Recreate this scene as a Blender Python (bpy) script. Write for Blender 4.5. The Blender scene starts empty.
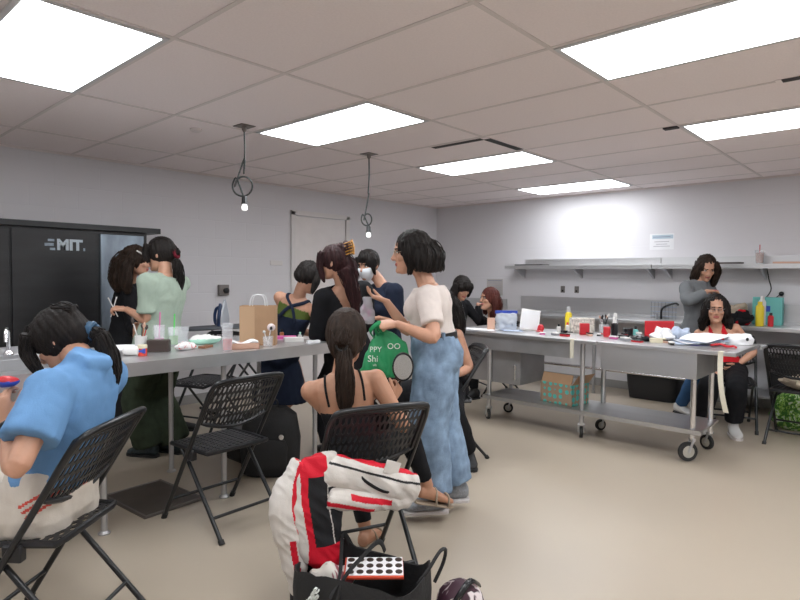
import bpy, math, random
from mathutils import Vector as V, Matrix, noise
random.seed(11)
SC = bpy.context.scene
COL = SC.collection
PI = math.pi
def R(d): return math.radians(d)

# ------------------------------------------------------------------ materials
def mat(name, c, rough=.5, metal=0., var=0., vscale=8., bump=0., bscale=60., stretch=None, emit=None, alpha=1., trans=0., spec=.5, sheen=0., coat=0., sss=0.):
    m = bpy.data.materials.new(name); m.use_nodes = True
    nt = m.node_tree; b = nt.nodes['Principled BSDF']
    b.inputs['Base Color'].default_value = (*c, 1)
    b.inputs['Roughness'].default_value = rough
    b.inputs['Metallic'].default_value = metal
    b.inputs['Specular IOR Level'].default_value = spec
    if sheen: b.inputs['Sheen Weight'].default_value = sheen
    if coat: b.inputs['Coat Weight'].default_value = coat
    if trans: b.inputs['Transmission Weight'].default_value = trans
    if alpha < 1: b.inputs['Alpha'].default_value = alpha
    if sss:
        b.inputs['Subsurface Weight'].default_value = sss
        b.inputs['Subsurface Radius'].default_value = (.012, .005, .003)
        b.inputs['Subsurface Scale'].default_value = 1.0
    if emit:
        b.inputs['Emission Color'].default_value = (*emit[0], 1); b.inputs['Emission Strength'].default_value = emit[1]
    if var or bump:
        tc = nt.nodes.new('ShaderNodeTexCoord'); mp = nt.nodes.new('ShaderNodeMapping')
        nt.links.new(tc.outputs['Object'], mp.inputs['Vector'])
        if stretch: mp.inputs['Scale'].default_value = stretch
        if var:
            n = nt.nodes.new('ShaderNodeTexNoise'); n.inputs['Scale'].default_value = vscale; n.inputs['Detail'].default_value = 5
            nt.links.new(mp.outputs[0], n.inputs['Vector'])
            r = nt.nodes.new('ShaderNodeMapRange'); r.inputs['From Min'].default_value = .3; r.inputs['From Max'].default_value = .7
            r.inputs['To Min'].default_value = 1 - var; r.inputs['To Max'].default_value = 1 + var
            nt.links.new(n.outputs['Fac'], r.inputs['Value'])
            mx = nt.nodes.new('ShaderNodeVectorMath'); mx.operation = 'SCALE'; mx.inputs[0].default_value = c
            nt.links.new(r.outputs[0], mx.inputs['Scale']); nt.links.new(mx.outputs[0], b.inputs['Base Color'])
        if bump:
            n2 = nt.nodes.new('ShaderNodeTexNoise'); n2.inputs['Scale'].default_value = bscale; n2.inputs['Detail'].default_value = 4
            nt.links.new(mp.outputs[0], n2.inputs['Vector'])
            bp = nt.nodes.new('ShaderNodeBump'); bp.inputs['Strength'].default_value = bump; bp.inputs['Distance'].default_value = .01
            nt.links.new(n2.outputs['Fac'], bp.inputs['Height']); nt.links.new(bp.outputs[0], b.inputs['Normal'])
    return m

def bsdf(m): return m.node_tree.nodes['Principled BSDF']

# ------------------------------------------------------------------ mesh builder
class MB:
    def __init__(s): s.v = []; s.f = []; s.m = []
    def add(s, vs, fs, m=0):
        o = len(s.v); s.v += [tuple(p) for p in vs]
        for f in fs: s.f.append(tuple(o + i for i in f)); s.m.append(m)
    def box(s, lo, hi, m=0, M=None):
        x0, y0, z0 = lo; x1, y1, z1 = hi
        vs = [V((x, y, z)) for x in (x0, x1) for y in (y0, y1) for z in (z0, z1)]
        if M: vs = [M @ v for v in vs]
        s.add(vs, [(0,1,3,2),(4,6,7,5),(0,4,5,1),(2,3,7,6),(0,2,6,4),(1,5,7,3)], m); return s
    def tube(s, pts, r, n=10, m=0, flat=None, closed=False):
        pts = [V(p) for p in pts]; k = len(pts)
        rs = r if isinstance(r, (list, tuple)) else [r] * k
        T = []
        for i in range(k):
            a = pts[i-1] if (i > 0 or closed) else pts[i]; b = pts[(i+1) % k] if (i < k-1 or closed) else pts[i]
            t = (b - a); T.append(t.normalized() if t.length > 1e-9 else V((0,0,1)))
        ref = V((0,0,1)) if abs(T[0].z) < .9 else V((1,0,0))
        A = (ref - T[0] * ref.dot(T[0])).normalized(); vs = []; fs = []
        for i in range(k):
            A = (A - T[i] * A.dot(T[i])); A = A.normalized() if A.length > 1e-6 else T[i].orthogonal().normalized()
            B = T[i].cross(A)
            for j in range(n):
                a = 2*PI*j/n; vs.append(pts[i] + (A*math.cos(a) + B*math.sin(a)*(flat or 1)) * rs[i])
        rng = k if closed else k-1
        for i in range(rng):
            i2 = (i+1) % k
            for j in range(n): fs.append((i*n+j, i*n+(j+1)%n, i2*n+(j+1)%n, i2*n+j))
        if not closed: fs.append(tuple(range(n))[::-1]); fs.append(tuple((k-1)*n+j for j in range(n)))
        s.add(vs, fs, m); return s
    def ell(s, c, r, n=14, m=0, ax=None):
        c = V(c); r = (r, r, r) if not isinstance(r, (tuple, list)) else r
        X, Y, Z = ax or (V((1,0,0)), V((0,1,0)), V((0,0,1))); vs = []; h = n//2 + 1
        for i in range(1, h):
            t = PI*i/h
            for j in range(n):
                a = 2*PI*j/n; vs.append(c + X*r[0]*math.sin(t)*math.cos(a) + Y*r[1]*math.sin(t)*math.sin(a) + Z*r[2]*math.cos(t))
        fs = [(i*n+j, (i+1)*n+j, (i+1)*n+(j+1)%n, i*n+(j+1)%n) for i in range(h-2) for j in range(n)]
        top = len(vs); vs.append(c + Z*r[2]); vs.append(c - Z*r[2])
        for j in range(n): fs.append((top, j, (j+1)%n)); fs.append((top+1, (h-2)*n+(j+1)%n, (h-2)*n+j))
        s.add(vs, fs, m); return s
    def loft(s, secs, n=20, m=0, pw=1.):
        vs = []; fs = []; k = len(secs)
        def sp(x): return math.copysign(abs(x)**pw, x)
        for c, A, B in secs:
            for j in range(n):
                a = 2*PI*j/n; vs.append(V(c) + V(A)*sp(math.cos(a)) + V(B)*sp(math.sin(a)))
        for i in range(k-1):
            for j in range(n): fs.append((i*n+j, i*n+(j+1)%n, (i+1)*n+(j+1)%n, (i+1)*n+j))
        fs.append(tuple(range(n))[::-1]); fs.append(tuple((k-1)*n+j for j in range(n)))
        s.add(vs, fs, m); return s
    def lathe(s, prof, c=(0,0,0), n=20, m=0, M=None):
        vs = []; fs = []; k = len(prof); c = V(c)
        for r, z in prof:
            for j in range(n):
                p = V((r*math.cos(2*PI*j/n), r*math.sin(2*PI*j/n), z)); vs.append((M @ p if M else p) + c)
        for i in range(k-1):
            for j in range(n): fs.append((i*n+j, i*n+(j+1)%n, (i+1)*n+(j+1)%n, (i+1)*n+j))
        fs.append(tuple(range(n))[::-1]); fs.append(tuple((k-1)*n+j for j in range(n)))
        s.add(vs, fs, m); return s
    def sheet(s, fn, nu, nv, m=0, th=.003):
        a = [[V(fn(i/nu, j/nv)) for j in range(nv+1)] for i in range(nu+1)]
        w = nv+1; vs = []; low = []
        for i in range(nu+1):
            for j in range(nv+1):
                du = a[min(i+1,nu)][j]-a[max(i-1,0)][j]; dv = a[i][min(j+1,nv)]-a[i][max(j-1,0)]
                nn = du.cross(dv); nn = nn.normalized() if nn.length > 1e-9 else V((0,0,1))
                vs.append(a[i][j] + nn*th/2); low.append(a[i][j] - nn*th/2)
        N = len(vs); vs += low; fs = []
        for i in range(nu):
            for j in range(nv):
                q = (i*w+j, (i+1)*w+j, (i+1)*w+j+1, i*w+j+1); fs.append(q); fs.append(tuple(N+x for x in q[::-1]))
        edge = [(i*w) for i in range(nu+1)] + [nu*w+j for j in range(1, nv+1)] + [i*w+nv for i in range(nu-1, -1, -1)] + [j for j in range(nv-1, 0, -1)]
        for i in range(len(edge)):
            p, q = edge[i], edge[(i+1) % len(edge)]; fs.append((q, p, N+p, N+q))
        s.add(vs, fs, m); return s
    def obj(s, name, mats, parent=None, smooth=True, bevel=0., loc=None, angle=40):
        me = bpy.data.meshes.new(name); me.from_pydata(s.v, [], s.f)
        if not isinstance(mats, (list, tuple)): mats = [mats]
        for m in mats: me.materials.append(m)
        me.polygons.foreach_set('material_index', s.m)
        me.polygons.foreach_set('use_smooth', [smooth]*len(s.f)); me.update()
        if smooth and len(s.f) < 60000: me.set_sharp_from_angle(angle=R(angle))
        o = bpy.data.objects.new(name, me); COL.objects.link(o)
        if parent: o.parent = parent
        if loc: o.location = loc
        if bevel:
            b = o.modifiers.new('bevel', 'BEVEL'); b.width = bevel; b.segments = 2; b.limit_method = 'ANGLE'; b.angle_limit = R(35)
        return o

def crom(P, k=6):
    P = [V(p) for p in P]; out = []
    for i in range(len(P)-1):
        a = P[max(i-1,0)]; b = P[i]; c = P[i+1]; d = P[min(i+2,len(P)-1)]
        for j in range(k):
            t = j/k; out.append(.5*((2*b)+(c-a)*t+(2*a-5*b+4*c-d)*t*t+(3*b-a-3*c+d)*t**3))
    out.append(P[-1]); return out
def lerpl(L, t):
    x = t*(len(L)-1); i = min(int(x), len(L)-2); return L[i] + (L[i+1]-L[i])*(x-i)

def voxel(mb, size, smooth=4, fac=.5):
    """one continuous skin over overlapping closed shapes"""
    me = bpy.data.meshes.new('t'); me.from_pydata(mb.v, [], mb.f); me.update()
    o = bpy.data.objects.new('t', me); COL.objects.link(o)
    r = o.modifiers.new('r', 'REMESH'); r.mode = 'VOXEL'; r.voxel_size = size
    if smooth:
        q = o.modifiers.new('s', 'SMOOTH'); q.factor = fac; q.iterations = smooth
    dg = bpy.context.evaluated_depsgraph_get(); e = o.evaluated_get(dg)
    m2 = bpy.data.meshes.new_from_object(e); bpy.data.objects.remove(o); bpy.data.meshes.remove(me)
    return m2

def finish(me, name, mats, parent, mi=None, cut=None, disp=None, off=V((0,0,0)), extra=None):
    """displace along normals, cut openings, colour by region, add extra geometry; returns the linked object"""
    vs = [v.co.copy() for v in me.vertices]; ns = [v.normal.copy() for v in me.vertices]
    if disp: vs = [p + n*disp(p) for p, n in zip(vs, ns)]
    out = MB(); fs = []; ms = []
    for p in me.polygons:
        c = V((0,0,0))
        for i in p.vertices: c += vs[i]
        c /= len(p.vertices)
        if cut and cut(c): continue
        fs.append(tuple(p.vertices)); ms.append(mi(c) if mi else 0)
    used = sorted({i for f in fs for i in f}); ix = {u: k for k, u in enumerate(used)}
    out.v = [tuple(vs[u] - off) for u in used]; out.f = [tuple(ix[i] for i in f) for f in fs]; out.m = ms
    if extra:
        o = len(out.v); out.v += [tuple(V(p) - off) for p in extra.v]; out.f += [tuple(o+i for i in f) for f in extra.f]; out.m += extra.m
    bpy.data.meshes.remove(me)
    n = len(out.f); ob = out.obj(name, mats, parent, smooth=False)
    ob.data.polygons.foreach_set('use_smooth', [True]*n)
    return ob

def tag(o, label=None, cat=None, group=None, kind=None):
    if label: o['label'] = label
    if cat: o['category'] = cat
    if group: o['group'] = group
    if kind: o['kind'] = kind
    return o
def thing(name, label, cat, loc=(0,0,0), rz=0, group=None):
    o = bpy.data.objects.new(name, None); COL.objects.link(o); o.empty_display_size = .1
    o.location = loc; o.rotation_euler = (0,0,rz); return tag(o, label, cat, group)
def struct(o): o['kind'] = 'structure'; return o
def kids(o): return [c for c in bpy.data.objects if c.parent == o]
def dup(root, loc, rz, label=None):
    def rec(o, par):
        c = o.copy(); COL.objects.link(c); c.parent = par
        for k in kids(o): rec(k, c)
        return c
    c = rec(root, None); c.location = loc; c.rotation_euler = (0,0,rz)
    if label: c['label'] = label
    return c
def text(name, s, size, M, m, parent=None, th=.0008, align='CENTER', bold=0):
    cu = bpy.data.curves.new('t', 'FONT'); cu.body = s; cu.size = size; cu.extrude = th; cu.align_x = align; cu.align_y = 'CENTER'
    cu.resolution_u = 3; cu.offset = bold
    o = bpy.data.objects.new('t', cu); COL.objects.link(o)
    me = bpy.data.meshes.new_from_object(o.evaluated_get(bpy.context.evaluated_depsgraph_get())); bpy.data.objects.remove(o)
    me.materials.clear(); me.materials.append(m); me.transform(M)
    t = bpy.data.objects.new(name, me); COL.objects.link(t)
    if parent: t.parent = parent
    return t
def basis(x, y, z, o): 
    M = Matrix.Identity(4)
    for i, a in enumerate((x, y, z, o)):
        for j in range(3): M[j][i] = a[j]
    return M

# palette (linear)
STEEL = mat('brushed_steel', (.60,.60,.61), .34, .85, var=.12, vscale=3, bump=.05, bscale=90, stretch=(1,.05,1))
STEEL2 = mat('dull_steel', (.52,.52,.53), .42, .8, var=.18, vscale=2.5)
CHROME = mat('chrome', (.75,.75,.77), .12, 1.)
BLACKP = mat('black_plastic', (.012,.012,.014), .38, bump=.05, bscale=300)
BLACKM = mat('black_enamel', (.010,.011,.013), .3)
RUBBER = mat('dark_rubber', (.02,.02,.02), .7)
WHITEP = mat('white_plastic', (.75,.74,.72), .4)
PAPER = mat('white_paper', (.78,.78,.80), .8, var=.03)
RED = mat('red_plastic', (.55,.02,.03), .4)
CLEAR = mat('clear_plastic', (.85,.87,.9), .12, alpha=.28)
SKIN = mat('skin', (.56,.30,.20), .5, var=.06, vscale=25, sss=.08)
SKIN2 = mat('skin_tan', (.46,.235,.145), .5, var=.06, vscale=25, sss=.08)
LIP = mat('lips', (.38,.09,.08), .4)
EYEW = mat('eye_white', (.6,.58,.55), .3)
EYEB = mat('eye_dark', (.01,.008,.006), .15)
HAIR = mat('black_hair', (.012,.009,.008), .6, spec=.22, var=.4, vscale=60, stretch=(1,1,.15), bump=.3, bscale=140)
HAIRB = mat('dark_brown_hair', (.026,.015,.010), .6, spec=.22, var=.4, vscale=60, stretch=(1,1,.15), bump=.3, bscale=140)
HAIRR = mat('auburn_hair', (.075,.018,.013), .6, spec=.22, var=.4, vscale=60, stretch=(1,1,.15), bump=.3, bscale=140)
HAIRP = mat('black_hair_with_red_tint', (.03,.010,.011), .6, spec=.22, var=.5, vscale=50, stretch=(1,1,.15), bump=.3, bscale=140)

# ------------------------------------------------------------------ room
X0, X1, Y0, Y1, ZC = -2.6, 7.313, -3.4, 5.895, 2.5
def node_surface(name, base, rough, brick=None, speck=0, spec=.3, mottled=0):
    m = mat(name, base, rough, spec=spec); nt = m.node_tree; b = bsdf(m)
    tc = nt.nodes.new('ShaderNodeTexCoord')
    last = None
    if speck or mottled:
        n = nt.nodes.new('ShaderNodeTexNoise'); n.inputs['Scale'].default_value = 90 if speck else 1.3; n.inputs['Detail'].default_value = 6
        nt.links.new(tc.outputs['Object'], n.inputs['Vector'])
        n3 = nt.nodes.new('ShaderNodeTexNoise'); n3.inputs['Scale'].default_value = 1.1; n3.inputs['Detail'].default_value = 8
        nt.links.new(tc.outputs['Object'], n3.inputs['Vector'])
        a = nt.nodes.new('ShaderNodeMath'); a.operation = 'MULTIPLY_ADD'; a.inputs[1].default_value = speck; a.inputs[2].default_value = 1 - speck/2 - mottled/2
        nt.links.new(n.outputs['Fac'], a.inputs[0])
        c = nt.nodes.new('ShaderNodeMath'); c.operation = 'MULTIPLY_ADD'; c.inputs[1].default_value = mottled
        nt.links.new(n3.outputs['Fac'], c.inputs[0]); nt.links.new(a.outputs[0], c.inputs[2])
        mx = nt.nodes.new('ShaderNodeVectorMath'); mx.operation = 'SCALE'; mx.inputs[0].default_value = base
        nt.links.new(c.outputs[0], mx.inputs['Scale']); nt.links.new(mx.outputs[0], b.inputs['Base Color']); last = n
    if brick:
        mp = nt.nodes.new('ShaderNodeMapping'); nt.links.new(tc.outputs['Object'], mp.inputs['Vector']); mp.inputs['Rotation'].default_value = brick
        br = nt.nodes.new('ShaderNodeTexBrick'); nt.links.new(mp.outputs[0], br.inputs['Vector'])
        br.inputs['Scale'].default_value = 1; br.inputs['Brick Width'].default_value = .40; br.inputs['Row Height'].default_value = .20
        br.inputs['Mortar Size'].default_value = .006; br.inputs['Mortar Smooth'].default_value = 1
        br.inputs['Color1'].default_value = (1,1,1,1); br.inputs['Color2'].default_value = (1,1,1,1); br.inputs['Mortar'].default_value = (0,0,0,1)
        bp = nt.nodes.new('ShaderNodeBump'); bp.inputs['Strength'].default_value = .25; bp.inputs['Distance'].default_value = .006
        nt.links.new(br.outputs['Color'], bp.inputs['Height']); nt.links.new(bp.outputs[0], b.inputs['Normal'])
    elif last:
        bp = nt.nodes.new('ShaderNodeBump'); bp.inputs['Strength'].default_value = .15; bp.inputs['Distance'].default_value = .004
        nt.links.new(last.outputs['Fac'], bp.inputs['Height']); nt.links.new(bp.outputs[0], b.inputs['Normal'])
    return m
WALLX = node_surface('painted_block_wall', (.69,.675,.70), .55, brick=(R(90),0,0), mottled=.05)
WALLY = node_surface('painted_block_wall_side', (.69,.675,.70), .55, brick=(R(90),0,R(90)), mottled=.05)
FLOORM = node_surface('polished_concrete_floor', (.425,.360,.285), .33, mottled=.16, spec=.45)
CEILM = node_surface('ceiling_tile', (.90,.82,.82), .85, speck=.14)
GRID = mat('ceiling_grid_metal', (.72,.66,.65), .6)
COVE = mat('grey_vinyl_cove', (.30,.29,.28), .6)

b = MB().box((X0-.1,Y0-.1,-.12),(X1+.1,Y1+.1,0)); struct(b.obj('floor', FLOORM, smooth=False))
b = MB().box((X0-.1,Y0-.1,ZC),(X1+.1,Y1+.1,ZC+.1)); struct(b.obj('ceiling', CEILM, smooth=False))
struct(MB().box((X0-.1,Y1,0),(X1+.1,Y1+.1,ZC)).obj('wall_left', WALLX, smooth=False))
struct(MB().box((X1,Y0-.1,0),(X1+.1,Y1,ZC)).obj('wall_back', WALLY, smooth=False))
struct(MB().box((X0-.1,Y0-.1,0),(X1+.1,Y0,ZC)).obj('wall_right', WALLX, smooth=False))
struct(MB().box((X0-.1,Y0,0),(X0,Y1,ZC)).obj('wall_front', WALLY, smooth=False))
struct(MB().box((X0,Y1-.008,0),(X1,Y1,.10)).obj('baseboard_left', COVE, smooth=False))
struct(MB().box((X1-.008,Y0,0),(X1,Y1,.10)).obj('baseboard_back', COVE, smooth=False))
# ceiling grid (T bars)
GX, GY, A_, B_ = 1.3193, 3.8919, .62894, 1.25026      # x lines GX+A_*i ; y lines GY-B_*(j-1)
g = MB()
i = -7
while GX + A_*i < X1:
    x = GX + A_*i
    if x > X0: g.box((x-.011,Y0,ZC-.004),(x+.011,Y1,ZC+.002))
    i += 1
for j in range(-1, 8):
    y = GY - B_*(j-1)
    if Y0 < y < Y1: g.box((X0,y-.011,ZC-.005),(X1,y+.011,ZC+.002))
struct(g.obj('trim_1', GRID, smooth=False))
g = MB(); g.box((X0,Y1-.022,ZC-.02),(X1,Y1,ZC)).box((X1-.022,Y0,ZC-.02),(X1,Y1,ZC)); struct(g.obj('trim_2', GRID, smooth=False))
# ceiling lights
LIGHT = mat('lit_diffuser', (.9,.9,.9), .5, emit=((.93,.97,1.0), 12.5))
LAMPF = mat('lamp_frame', (.6,.6,.62), .5)
def panel(i, j, label):
    xa, ya = GX + A_*i, GY - B_*(j-1); e = .039
    t = thing('ceiling_light', label, 'ceiling light', (xa+A_/2, ya-B_/2, ZC), 0, 'recessed fluorescent ceiling panels')
    hx, hy = A_/2, B_/2
    MB().box((-hx+e,-hy+e,-.010),(hx-e,hy-e,-.006)).obj('diffuser', LIGHT, t, smooth=False)
    f = MB(); w = e
    f.box((-hx+.012,-hy+.012,-.009),(hx-.012,-hy+w,0)).box((-hx+.012,hy-w,-.009),(hx-.012,hy-.012,0))
    f.box((-hx+.012,-hy+w,-.009),(-hx+w,hy-w,0)).box((hx-w,-hy+w,-.009),(hx-.012,hy-w,0))
    f.obj('lamp_frame', LAMPF, t, smooth=False)
panel(-1,1,'large bright ceiling light panel at the top left, above the black cabinet side')
panel(2,1,'bright ceiling light panel between the two hanging cord sockets')
panel(5,1,'ceiling light panel just behind the square black slot vent')
panel(8,1,'farthest and smallest ceiling light panel, next to the back wall')
panel(2,3,'largest ceiling light panel, cut by the top right edge of the photo')
panel(5,3,'ceiling light panel at the right edge above the wall shelf')
for i, j in ((-1,3),(-4,3),(-4,1),(2,5),(5,5),(-1,5)): panel(i, j, 'unseen ceiling light panel, added outside the view to light the room')  # unseen panels continuing the grid, added for illumination

# vents
VENTD = mat('vent_slot_black', (.015,.013,.013), .6)
def vent(name, label, x0, y0, x1, y1, slots):
    t = thing(name, label, 'ceiling vent', (x0,y0,ZC))
    MB().box((0,0,-.006),(x1-x0,y1-y0,0)).obj('vent_plate', CEILM, t, smooth=False)
    for (a, b_, c, d) in slots: MB().box((a,b_,-.0075),(c,d,-.0045)).obj('slot', VENTD, t, smooth=False)
vent('ceiling_vent', 'square white air diffuser with two dark slots beside the middle light panel', 3.86, 2.62, 4.44, 3.20,
     [(.0,.06,.06,.56),(.05,.0,.56,.065)])
vent('ceiling_vent', 'air diffuser with one dark slot at the top right edge of the ceiling', 3.80, .10, 4.35, .68, [(.0,.05,.06,.55)])
t = thing('ceiling_sensor', 'small dark rectangular sensor slot on the ceiling above the wall shelf', 'sensor', V((4.487,1.441,2.500))); MB().box((-.03,-.05,-.015),(.03,.05,0)).obj('sensor_body', VENTD, t, bevel=.003)
t = thing('smoke_detector', 'round white smoke detector on the ceiling left of the hanging cord', 'smoke detector', V((2.241,4.149,2.500)))
MB().lathe([(.045,0),(.045,-.012),(.03,-.022),(.001,-.023)]).obj('detector_body', GRID, t)

# hanging sockets
CORD = mat('black_cord', (.03,.035,.035), .5); BULB = mat('white_bulb', (.85,.85,.85), .2, emit=((1,1,1), .9)); PLATE = mat('grey_metal_plate', (.20,.17,.155), .45, .6)
def pendant(x, y, zb, rad, ang, label):
    t = thing('hanging_socket', label, 'pendant light', (x,y,ZC), 0, 'bulb sockets hanging on black cords')
    MB().box((-.06,-.06,-.006),(.06,.06,0)).obj('ceiling_plate', PLATE, t, bevel=.002)
    MB().lathe([(.018,-.006),(.018,-.03),(.008,-.045)], n=12).obj('cord_grip', PLATE, t)
    zc = zb + .05 - ZC; ca, sa = math.cos(ang), math.sin(ang)
    pts = [(0,0,-.03),(.004,0,-.2),(-.004,.002,-.35),(.0,0,zc+.30+.02)]
    cz = zc + .05 + rad
    for k in range(0, 15):
        a = PI - 2*PI*k/12; dx = rad*math.cos(a); pts.append((ca*dx, sa*dx + .003*k, cz + rad*math.sin(a)*1.05))
    pts += [(-ca*rad*.2, -sa*rad*.2, zc+.06),(0,0,zc+.03)]
    MB().tube(crom(pts, 4), .0065, 8).obj('cord', CORD, t)
    MB().lathe([(.012,zc+.045),(.02,zc+.035),(.021,zc+.0),(.026,zc-.012),(.012,zc-.014)], n=14).obj('socket', BLACKP, t)
    MB().lathe([(.011,zc-.008),(.018,zc-.022),(.024,zc-.04),(.018,zc-.058),(.003,zc-.064)], n=14).obj('bulb', BULB, t)
pendant(2.43, 3.79, 1.89, .068, -.75, 'left hanging cord with a wide coil and a small bulb')
pendant(3.72, 3.79, 1.76, .05, -.15, 'right hanging cord with a narrow coil and bulb, above the masked person')

# door in left wall
DOORM = mat('cream_painted_door', (.74,.70,.69), .5, var=.03)
DFR = mat('door_frame_paint', (.70,.67,.66), .45)
d = struct(MB().box((4.50,Y1-.012,.01),(5.33,Y1-.002,2.14)).obj('door_1', DOORM, smooth=False, bevel=.003))
f = MB(); f.box((4.43,Y1-.03,0),(4.49,Y1-.001,2.20)).box((5.34,Y1-.03,0),(5.40,Y1-.001,2.20)).box((4.43,Y1-.03,2.15),(5.40,Y1-.001,2.21))
struct(f.obj('trim_3', DFR, smooth=False, bevel=.004))
MB().box((5.30,Y1-.03,1.72),(5.335,Y1-.01,1.84)).obj('door_closer_hinge', VENTD, d)
MB().box((5.30,Y1-.03,.3),(5.335,Y1-.01,.42)).obj('hinge', VENTD, d)
MB().tube([(4.56,Y1-.012,1.0),(4.56,Y1-.07,1.0),(4.68,Y1-.07,1.0)], .01).obj('door_handle', CHROME, d)
t = thing('blank_wall_plate', 'small beige blank cover plate on the left wall beside the door', 'wall plate', (4.22,Y1,1.55))
MB().box((-.09,-.008,-.03),(.09,0,.03)).obj('plate', DFR, t, bevel=.003)
t = thing('wall_outlet', 'grey square outlet box with a black plug above the iron', 'outlet', (3.49,Y1,1.23))
GBOX = mat('grey_metal_box', (.22,.20,.19), .45, .5)
MB().box((-.06,-.045,-.06),(.06,0,.06)).obj('outlet_box', GBOX, t, bevel=.004)
MB().lathe([(.03,0),(.03,.03),(.02,.035)], c=(.015,-.045,-.005), M=Matrix.Rotation(R(90),3,'X')).obj('plug', BLACKP, t)
for yy, lb in ((3.69,'round-cornered beige outlet on the back wall under the left of the shelf'),(3.49,'small grey switch on the back wall right of the beige outlet')):
    t = thing('wall_outlet', lb, 'outlet', (X1,yy,1.24)); MB().box((-.012,-.03,-.045),(0,.03,.045)).obj('plate', GBOX, t, bevel=.003); MB().box((-.015,-.012,-.03),(-.011,.012,-.008)).obj('socket_face', VENTD, t)

# signs on back wall
INK = mat('blue_grey_print', (.25,.28,.36), .7); INK2 = mat('grey_print', (.45,.43,.47), .7)
t = thing('paper_notice', 'white paper notice with a blue heading taped high on the back wall', 'notice', (X1-.001,2.42,1.84))
MB().box((-.002,-.14,-.095),(0,.14,.095)).obj('sheet', PAPER, t, smooth=False)
MB().box((-.0035,-.13,.035),(-.0015,.11,.08)).obj('heading_band', mat('pale_blue_print',(.42,.52,.60),.7), t, smooth=False)
for k, (w, z) in enumerate(((.2,.057),(.17,.0),(.13,-.03),(.19,-.055))): MB().box((-.0045,-w/2,z-.004),(-.0025,w/2,z+.004)).obj('text_line', INK if k == 0 else INK2, t, smooth=False)
t = thing('paper_notice', 'paper notice with faint rows of print on the back wall left of the shelf', 'notice', (X1-.001,4.78,1.25))
MB().box((-.002,-.14,-.12),(0,.14,.12)).obj('sheet', mat('grey_paper',(.50,.47,.46),.8), t, smooth=False)
for k in range(6): MB().box((-.0035,-.12,.09-k*.034),(-.0015,.12-.03*(k%3),.1-k*.034)).obj('text_line', INK2 if k else INK, t, smooth=False)

# black cabinet by the left wall
CABB = mat('black_cabinet_panel', (.018,.018,.020), .4, var=.35, vscale=3, bump=.06, bscale=25, stretch=(1,1,4))
GLOSS = mat('steel_panel_painted_reflection', (.30,.36,.43), .3, .5, var=.45, vscale=5, stretch=(1,1,.4))  # shiny steel with its bluish reflection put into the base colour
t = thing('tall_cabinet', 'tall black cabinet with a hand-rubbed chalk word, behind the two people on the left', 'cabinet', (0,0,0))
MB().box((.0,5.58,.06),(2.50,5.86,1.80)).obj('cabinet_body', CABB, t, smooth=False, bevel=.004)
MB().box((-.02,5.54,1.79),(2.62,5.88,1.84)).obj('cabinet_top', BLACKM, t, smooth=False, bevel=.004)
MB().box((.02,5.61,0),(2.48,5.83,.06)).obj('plinth', BLACKP, t, smooth=False)
for k in range(3): MB().box((.02+k*.68,5.56,.09),(.68+k*.68,5.58,1.77)).obj('door', CABB, t, smooth=False, bevel=.003)
MB().box((2.07,5.555,.80),(2.46,5.58,1.76)).obj('grey_side_panel', GLOSS, t, smooth=False, bevel=.003)['label'] = 'shiny steel panel with a bluish reflection painted into its colour'
CHALK = mat('chalk_white', (.55,.62,.68), .9); SMEAR = mat('chalk_smear', (.30,.36,.42), .9, var=.3, vscale=30)
text('lettering', 'MIT', .125, basis((1,0,0),(0,0,1),(0,-1,0),(1.815,5.5585,1.645)), CHALK, t, bold=.006)
for (xa,za,xb,zb) in ((1.66,1.60,1.70,1.62),(1.62,1.635,1.69,1.66),(1.645,1.675,1.695,1.695),(1.925,1.60,1.94,1.625)): MB().box((xa,5.5575,za),(xb,5.5595,zb)).obj('chalk_smear', SMEAR, t, smooth=False)

# ------------------------------------------------------------------ steel table on the left with sink
tl = thing('steel_table', 'long stainless steel worktable with a sink at its left end and slim tube legs', 'table', (0,0,0))
b = MB()
b.box((1.22,3.18,.895),(2.76,4.02,.92)); b.box((.30,3.18,.895),(1.22,3.33,.92)); b.box((.30,3.95,.895),(1.22,4.02,.92)); b.box((.0,3.18,.895),(.30,4.02,.92))
b.obj('tabletop', STEEL, tl, smooth=False)
b = MB(); b.box((.0,3.18,.845),(2.76,3.20,.895)).box((.0,4.0,.845),(2.76,4.02,.895)).box((2.74,3.2,.845),(2.76,4.0,.895)); b.obj('apron', STEEL, tl, smooth=False)
b = MB(); b.box((.30,3.33,.66),(.315,3.95,.895)).box((1.205,3.33,.66),(1.22,3.95,.895)).box((.315,3.33,.66),(1.205,3.345,.895)).box((.315,3.935,.66),(1.205,3.95,.895)).box((.315,3.345,.66),(1.205,3.935,.672))
b.obj('sink_basin', STEEL2, tl, smooth=False)
MB().box((.0,4.0,.92),(1.25,4.02,.965)).obj('backsplash_lip', STEEL, tl, smooth=False)
for (x, y) in ((.45,3.25),(1.21,3.25),(1.93,3.25),(2.66,3.25),(.45,3.95),(1.21,3.95),(1.93,3.95),(2.66,3.95)):
    o = MB().tube([(x,y,.05),(x,y,.86)], .0165, 12).obj('leg', STEEL2, tl)
    MB().lathe([(.03,0),(.032,.008),(.018,.02),(.016,.06)], c=(x,y,0)).obj('foot', STEEL2, o)
t = thing('faucet', 'chrome gooseneck faucet behind the sink at the left edge', 'faucet', (.62,3.985,.92))
MB().tube(crom([(0,0,0),(0,0,.18),(.0,-.03,.26),(.02,-.1,.27),(.03,-.14,.20)],6), .012).obj('spout', CHROME, t)
MB().lathe([(.03,0),(.03,.015),(.018,.03)]).obj('faucet_base', CHROME, t)
t = thing('faucet', 'chrome faucet loop peeking over the table left of the bowed head', 'faucet', (.96,3.97,.92))
MB().tube(crom([(0,0,0),(0,0,.10),(-.01,-.03,.155),(-.03,-.08,.15),(-.035,-.10,.09)],6), .011).obj('spout', CHROME, t)
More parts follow.
